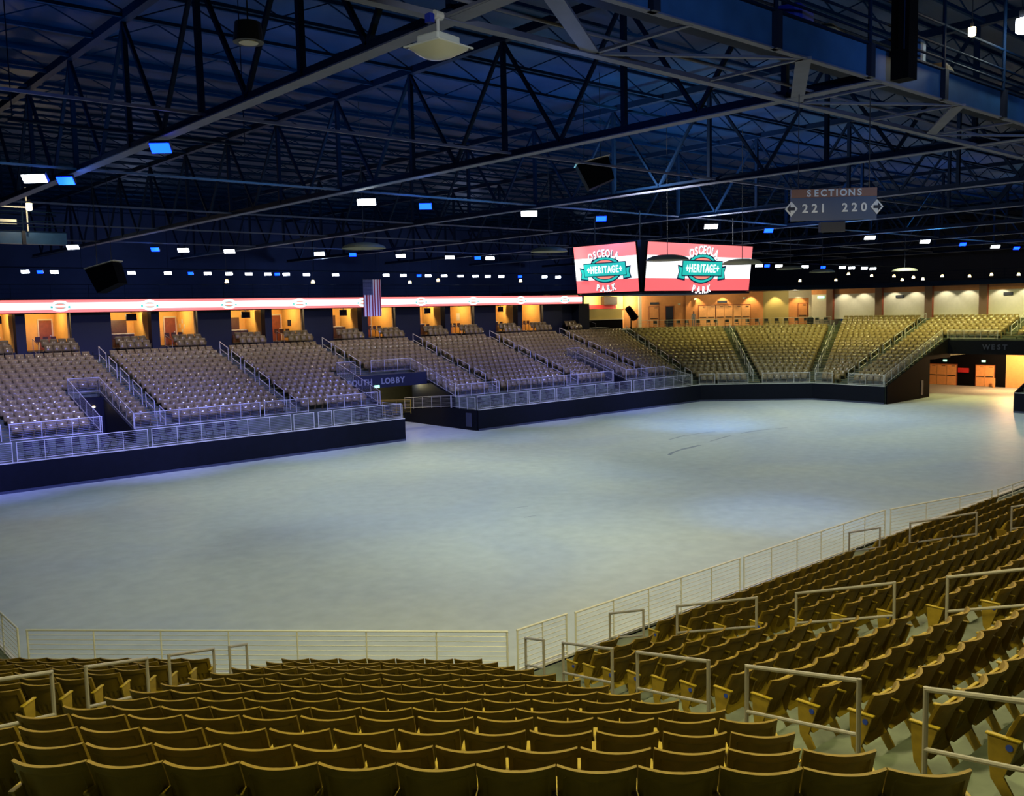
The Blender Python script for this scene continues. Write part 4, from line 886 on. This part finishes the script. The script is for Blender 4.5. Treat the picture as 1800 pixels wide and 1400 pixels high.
# plan bracing beside the catwalk
root = thing('catwalk_bracing', 'flat zigzag steel bracing hung beside the blue catwalk', 'bracing', (0, 0, 13.5))
MB().b2((-6, 12.3, -.05), (46, 12.5, .05)).build('chord', M['chord'], root); MB().tube((-6, 11.65, .05), (46, 11.65, .05), .035).build('conduit', M['chord'], root)
U = [9.6+3.55*i for i in range(-3, 10)]
for j, n1 in enumerate((-1.1, 6.0, 13.1, 20.2, 27.3, 34.4)):
    MB().bar((n1, 12.4, 0), (n1-3.5, 10.1, 0), .3, .05).build('diagonal', M['chord'], root)
    MB().bar((n1, 12.4, 0), (n1+.05, 10.1, 0), .09, .05).build('strut', M['chord'], root); MB().bar((n1, 12.4, 0), (n1+3.6, 10.1, 0), .1, .05).build('diagonal', M['chord'], root)
    MB().bar((n1+3.55, 12.4, 0), (n1+3.6, 10.1, 0), .09, .05).build('strut', M['chord'], root)
# things on and by the catwalk
root = thing('wrapped_column', 'black wrapped square column hanging in front of the blue catwalk', 'column', (20.15, 9.75, 13.5)); MB().b2((-.2, -.2, 0), (.2, .2, 4.4)).build('cover', M['black'], root); MB().tube((-.26, -.12, .6), (-.26, -.12, 4.2), .015).build('cable', M['steel'], root)
for x, y, z, m, d, l, n_ in ((17.3, 10.7, 14.17, 'bluebag', (.9, .6, .55), 'blue tarp bundle lying on the catwalk', 'tarp_bundle'), (18.9, 10.8, 14.17, 'tanbag', (1.1, .5, .45), 'tan equipment case on the catwalk beside the blue bundle', 'equipment_case'), (22.6, 10.7, 14.17, 'plate', (.5, .5, .8), 'small blue motor on the catwalk right of the black column', 'chain_motor'), (24.3, 10.8, 14.17, 'tanbag', (.9, .5, .5), 'dusty rope coil on the catwalk further right', 'rope_coil')):
    o = MB().box((0, 0, d[2]/2), d).build(n_, M[m], bevel=.12); o.location = (x, y, z); o.rotation_euler = (0, 0, .2); tag(o, l, n_.replace('_', ' '))
def bulb(p, r_, lab, e, col, group=None):
    root = thing('work_lamp', lab, 'lamp', p, 0, group); b = MB()
    n = 10
    b.tube((0, 0, -r_), (0, 0, r_*.6), r_*.75, 12).tube((0, 0, -r_*1.25), (0, 0, -r_), r_*.35, 12, r2=r_*.75); b.build('bulb', M['lampy'] if col[2] < .9 else M['lampw'], root); MB().tube((0, 0, r_*.6), (0, 0, r_*1.6), r_*.4).build('socket', M['dark'], root); MB().tube((0, 0, r_*1.5), (0, 0, 18-p[2]), .012, 5).build('cord', M['dark'], root)
    lamp('POINT', 'work_light', (p[0], p[1], p[2]-r_*1.6), e, col, shadow_soft_size=r_)
bulb((23.0, 9.5, 15.0), .11, 'bare bright bulb above the catwalk in the upper right', 12, (1, .8, .5)); bulb((26.0, 9.5, 15.7), .2, 'large glaring lamp on a post at the upper right corner', 60, (.8, 1, .95))
bulb((13.3, 52.7, 14.6), .2, 'warm bulb on the scaffold frame at the left edge', 160, (1, .8, .5))
root = thing('scaffold_frame', 'pale scaffold frame standing on the left catwalk', 'frame', (10.6, 54.0, 13.4))
for x in (0, 2.9): MB().tube((x, 0, 0), (x, 0, 2.3), .04).build('post', M['far_rail'], root)
MB().tube((0, 0, 1.25), (3, 0, 1.25), .045).build('rail', M['far_rail'], root); MB().b2((-1.2, .1, .35), (2.4, .2, .6)).build('toe_board', M['white'], root)
# ---- hanging high bay light near the camera
root = thing('high_bay_light', 'white unlit high bay light hanging close to the camera', 'light fixture', (9.38, 12.3, 12.98), math.radians(10))
MB().prism([(-.27, -.24), (.27, -.24), (.27, .24), (-.27, .24)], .0, .17).build('housing', M['white'], root, bevel=.03)
MB().b2((-.42, -.4, -.03), (.42, .4, .005)).build('rim', M['white'], root, bevel=.015)
b = MB(); n = 8; g_ = []
for j in range(n+1):
    for i in range(n+1):
        x, y = -.4+.8*i/n, -.38+.76*j/n; b.v.append((x, y, -.03-.17*(1-(x/.4)**2)*(1-(y/.38)**2)**.5 if abs(y) < .38 else -.03))
for j in range(n):
    for i in range(n): q = j*(n+1)+i; b.f.append((q, q+n+1, q+n+2, q+1))
b.mi = [0]*len(b.f); b.build('lens', M['lens'], root, smooth=True)
MB().tube((0, 0, .17), (0, 0, .5), .03).build('stem', M['far_rail'], root); MB().tube((-.09, 0, .5), (.09, 0, .5), .07, 10).build('hook_box', M['far_rail'], root); MB().b2((-.24, -.06, .34), (-.14, .06, .48)).build('driver_box', M['bluebag'], root)
lamp('SPOT', 'fixture_fill', (6.5, 7, 12.6), 420, (.95, 1, .95), (9.4, 12.3, 12.9), spot_size=.5, spot_blend=1)  # added spot that whitens the unlit fixture
# ---- ceiling floods that can be seen: white panels and blue lamps
def flood(kind):
    root = thing('flood_light', '-', 'light fixture'); w_ = .78 if kind == 'white' else .55
    MB().box((0, 0, .05), (w_, .4, .12)).build('housing', M['dark'], root); MB().box((0, 0, -.02), (w_*.94, .36, .03)).build('lens', M['lampw'] if kind == 'white' else M['lampb'], root)
    MB().bar((0, 0, 0), (0, .3, .32), .03).build('bracket', M['dark'], root); return root
fw0, fb0 = flood('white'), flood('blue'); uw = ub = False
def put(kind, p, rx, lab, grp, k=1):
    global uw, ub
    src = fw0 if kind == 'white' else fb0
    if kind == 'white' and not uw: o = src; uw = True; o.location = p
    elif kind == 'blue' and not ub: o = src; ub = True; o.location = p
    else: o = dup(src, p)
    o.rotation_euler = rx; o['label'] = lab; o['group'] = grp; o.scale = (k, k*.8, k)
tl = lambda a: (-a, 0, math.radians(-41))
row1 = [('white', 8.6, 33.2), ('blue', 9.3, 32.3), ('white', 20.8, 32.4), ('blue', 23.1, 31.5), ('white', 29.7, 32.3), ('blue', 34.0, 31.7), ('white', 44.2, 32.6), ('blue', 49.3, 32.1), ('blue', 9.6, 24.9), ('white', 64.1, 33.3), ('white', 73.1, 33.4), ('blue', 78.9, 32.9), ('white', 90.5, 34.8), ('blue', 91.7, 33.4)]
for i, (k_, x, y) in enumerate(row1): put(k_, (x*32.4/y if y > 30 else x, 32.4 if y > 30 else y, 13.2), tl(math.radians(48)), 'glowing %s flood light, %s from the left in the middle ceiling row' % (k_, ORD[i]), 'floods in the middle ceiling row')
row2 = [('white', 18.3, 63), ('blue', 23, 61.6), ('white', 25.3, 62.6), ('white', 28.8, 63), ('white', 35.7, 62.4), ('blue', 37.7, 60.9), ('white', 42.8, 61.9), ('white', 47.6, 61.7), ('blue', 49.4, 60.2), ('white', 52.1, 61.8)]
for i, (k_, x, y) in enumerate(row2): put(k_, (x*61.9/y, 61.9, 13.2), tl(math.radians(52)), 'glowing %s flood light, %s from the left in the row over the far stand' % (k_, ORD[i]), 'floods in the row over the far stand')
X3 = [16.5, 17.4, 18.3, 23.4, 26, 27.7, 29, 30.7, 32.3, 33.9, 34.7, 35.5, 37.3, 40, 45, 46.8, 48.5, 49.5, 51.3, 53.2, 55, 56.5, 58.2, 60.6, 63.9, 65.8]
B3 = {1, 5, 10, 16, 23}
for i, x in enumerate(X3):
    k_ = 'blue' if i in B3 else 'white'; lab = 'bright %s flood light, %s in the low row behind the ribbon display' % (k_, (ORD+['twenty first', 'twenty second', 'twenty third', 'twenty fourth', 'twenty fifth', 'twenty sixth'])[i])
    put(k_, (x, 67.4, 11.9), tl(math.radians(65)), lab, 'floods in the low row behind the ribbon display', .72)
X4 = [('white', 66.5, 44.2), ('blue', 66.3, 43.3), ('white', 68.5, 43.6), ('white', 73.4, 44.1), ('blue', 75.4, 43.5), ('white', 81.4, 45), ('white', 82.6, 44.7), ('white', 85.6, 45), ('white', 88.3, 45.5)]
for i, (k_, x, y) in enumerate(X4): put(k_, (x*44.2/y, 44.2, 11.9), tl(math.radians(65)), 'bright %s flood light, %s right of the scoreboard in the low row' % (k_, ORD[i]), 'floods right of the scoreboard', .8)
b0 = MB().tube((0, 0, -.14), (0, 0, .1), .16, 10, r2=.1).tube((0, 0, .1), (0, 0, 6.0), .015, 6); b0.mi = [0]*12+[1]*(len(b0.f)-12); b0 = b0.build('round_lamp', [M['lampy'], M['dark']])
P4 = [(31.2, 69, 11.4), (38.75, 69, 11.4), (48.6, 69, 11.4), (51.8, 69, 11.6), (62.1, 69, 11.6), (96, 58.3, 11.35), (96, 52.3, 11.87), (96, 49.6, 11.57), (96, 47.1, 11.41), (96, 45, 11.2), (96, 42, 11.2), (96, 37.2, 11.16), (96, 34.7, 11.06), (96, 53.8, 11.24), (96, 46.2, 10.98), (96, 44.0, 10.98), (96, 39.3, 11.08)]
for i, p in enumerate(P4):
    o = b0 if i == 0 else b0.copy()
    if i: C.objects.link(o)
    o.location = p; o['category'] = 'lamp'; o['group'] = 'small round lamps high behind the stands'
    o['label'] = ('small round lamp, %s behind the ribbon display' % ORD[i]) if i < 5 else ('small round lamp, %s from the left above the brick pillared wall' % ORD[i-5])
# ---- dome reflectors
dm = thing('dome_reflector', '-', 'dome', (0, 0, 0)); b = MB(); n = 20; R_ = .95
for j in range(5):
    a = j/4*math.pi/2
    for i in range(n): b.v.append((R_*math.cos(a)*math.cos(2*math.pi*i/n), R_*math.cos(a)*math.sin(2*math.pi*i/n), .26*math.sin(a)))
for j in range(4):
    for i in range(n): b.f.append((j*n+i, j*n+(i+1) % n, (j+1)*n+(i+1) % n, (j+1)*n+i))
b.f.append(tuple(range(n))[::-1]); b.mi = [0]*len(b.f); b.build('shade', mat('dull_dome', (128, 124, 92), .6), dm, smooth=False); MB().tube((0, 0, .25), (0, 0, 6.35), .015).build('stem', M['dark'], dm)
for i, (x, y, z, l) in enumerate(((21.6, 34, 11.44, 'left of the flag'), (32.6, 34, 11.57, 'left of the scoreboard'), (32.1, 26, 10.7, 'in front of the scoreboard left half'), (37.7, 26, 10.63, 'in front of the scoreboard right edge'), (58, 36, 11.1, 'right of the scoreboard'), (64, 37, 11.0, 'right of the scoreboard further on'), (70, 33.5, 11.0, 'above the end wall'))):
    lab = 'shallow dome reflector hanging ' + l
    o = dm if i == 0 else dup(dm, (x, y, z), 0, lab)
    o.location = (x, y, z); o['label'] = lab; o['group'] = 'shallow dome reflectors under the roof'
# ---- speakers
def speaker(loc, rz, sx, lab):
    root = thing('hanging_loudspeaker', lab, 'loudspeaker', loc, rz)
    MB().extrude([(-.6*sx, -.5, -.35), (.55*sx, -.5, -.05), (.75*sx, -.5, -.9), (-.15*sx, -.5, -1.3)], (0, .9, 0)).build('cabinet', M['black'], root, fixn=True)
    MB().extrude([(-.64*sx, -.52, -.33), (.6*sx, -.52, -.0), (.6*sx, -.52, .04), (-.64*sx, -.52, -.29)], (0, .94, 0)).build('top_plate', M['counter'], root, fixn=True)
    for x in (-.3, .3): MB().tube((x*sx, 0, -.1), (x*sx, 0, 17.99-loc[2]), .015).build('cable', M['dark'], root)
speaker((12.8, 40, 11.05), math.radians(-41), 1.0, 'angled black loudspeaker with pale top hanging at left')
speaker((27.4, 26, 14.7), math.radians(-41), 1.1, 'dark angled loudspeaker box hanging high above the scoreboard')
root = thing('ceiling_dome_light', 'round dim downlight in a dark drum at the upper left', 'light fixture', (6.8, 13.8, 12.95)); MB().tube((0, 0, 0), (0, 0, .3), .24, 20, r2=.2).build('drum', M['dark'], root); MB().tube((0, 0, -.01), (0, 0, 0), .15, 20).build('lens', M['lens'], root); MB().tube((0, 0, .3), (0, 0, 5.1), .012).build('stem', M['dark'], root)
# dark handrail on the roof of the suites
railing((-4, 67.0), (30, 67.0), 10.05, 'dark rail above the ribbon display, left length', 'rails above the ribbon display', M['steel'], h=1.0, rods=2, posts=14); railing((30, 67.0), (68.3, 67.0), 10.05, 'dark rail above the ribbon display, right length', 'rails above the ribbon display', M['steel'], h=1.0, rods=2, posts=16)
railing((93.4, 50), (93.4, 20), 10.6, 'dark rail along the roof edge of the end concourse', 'rails along the concourse roof', M['steel'], h=1.0, rods=2, posts=16)
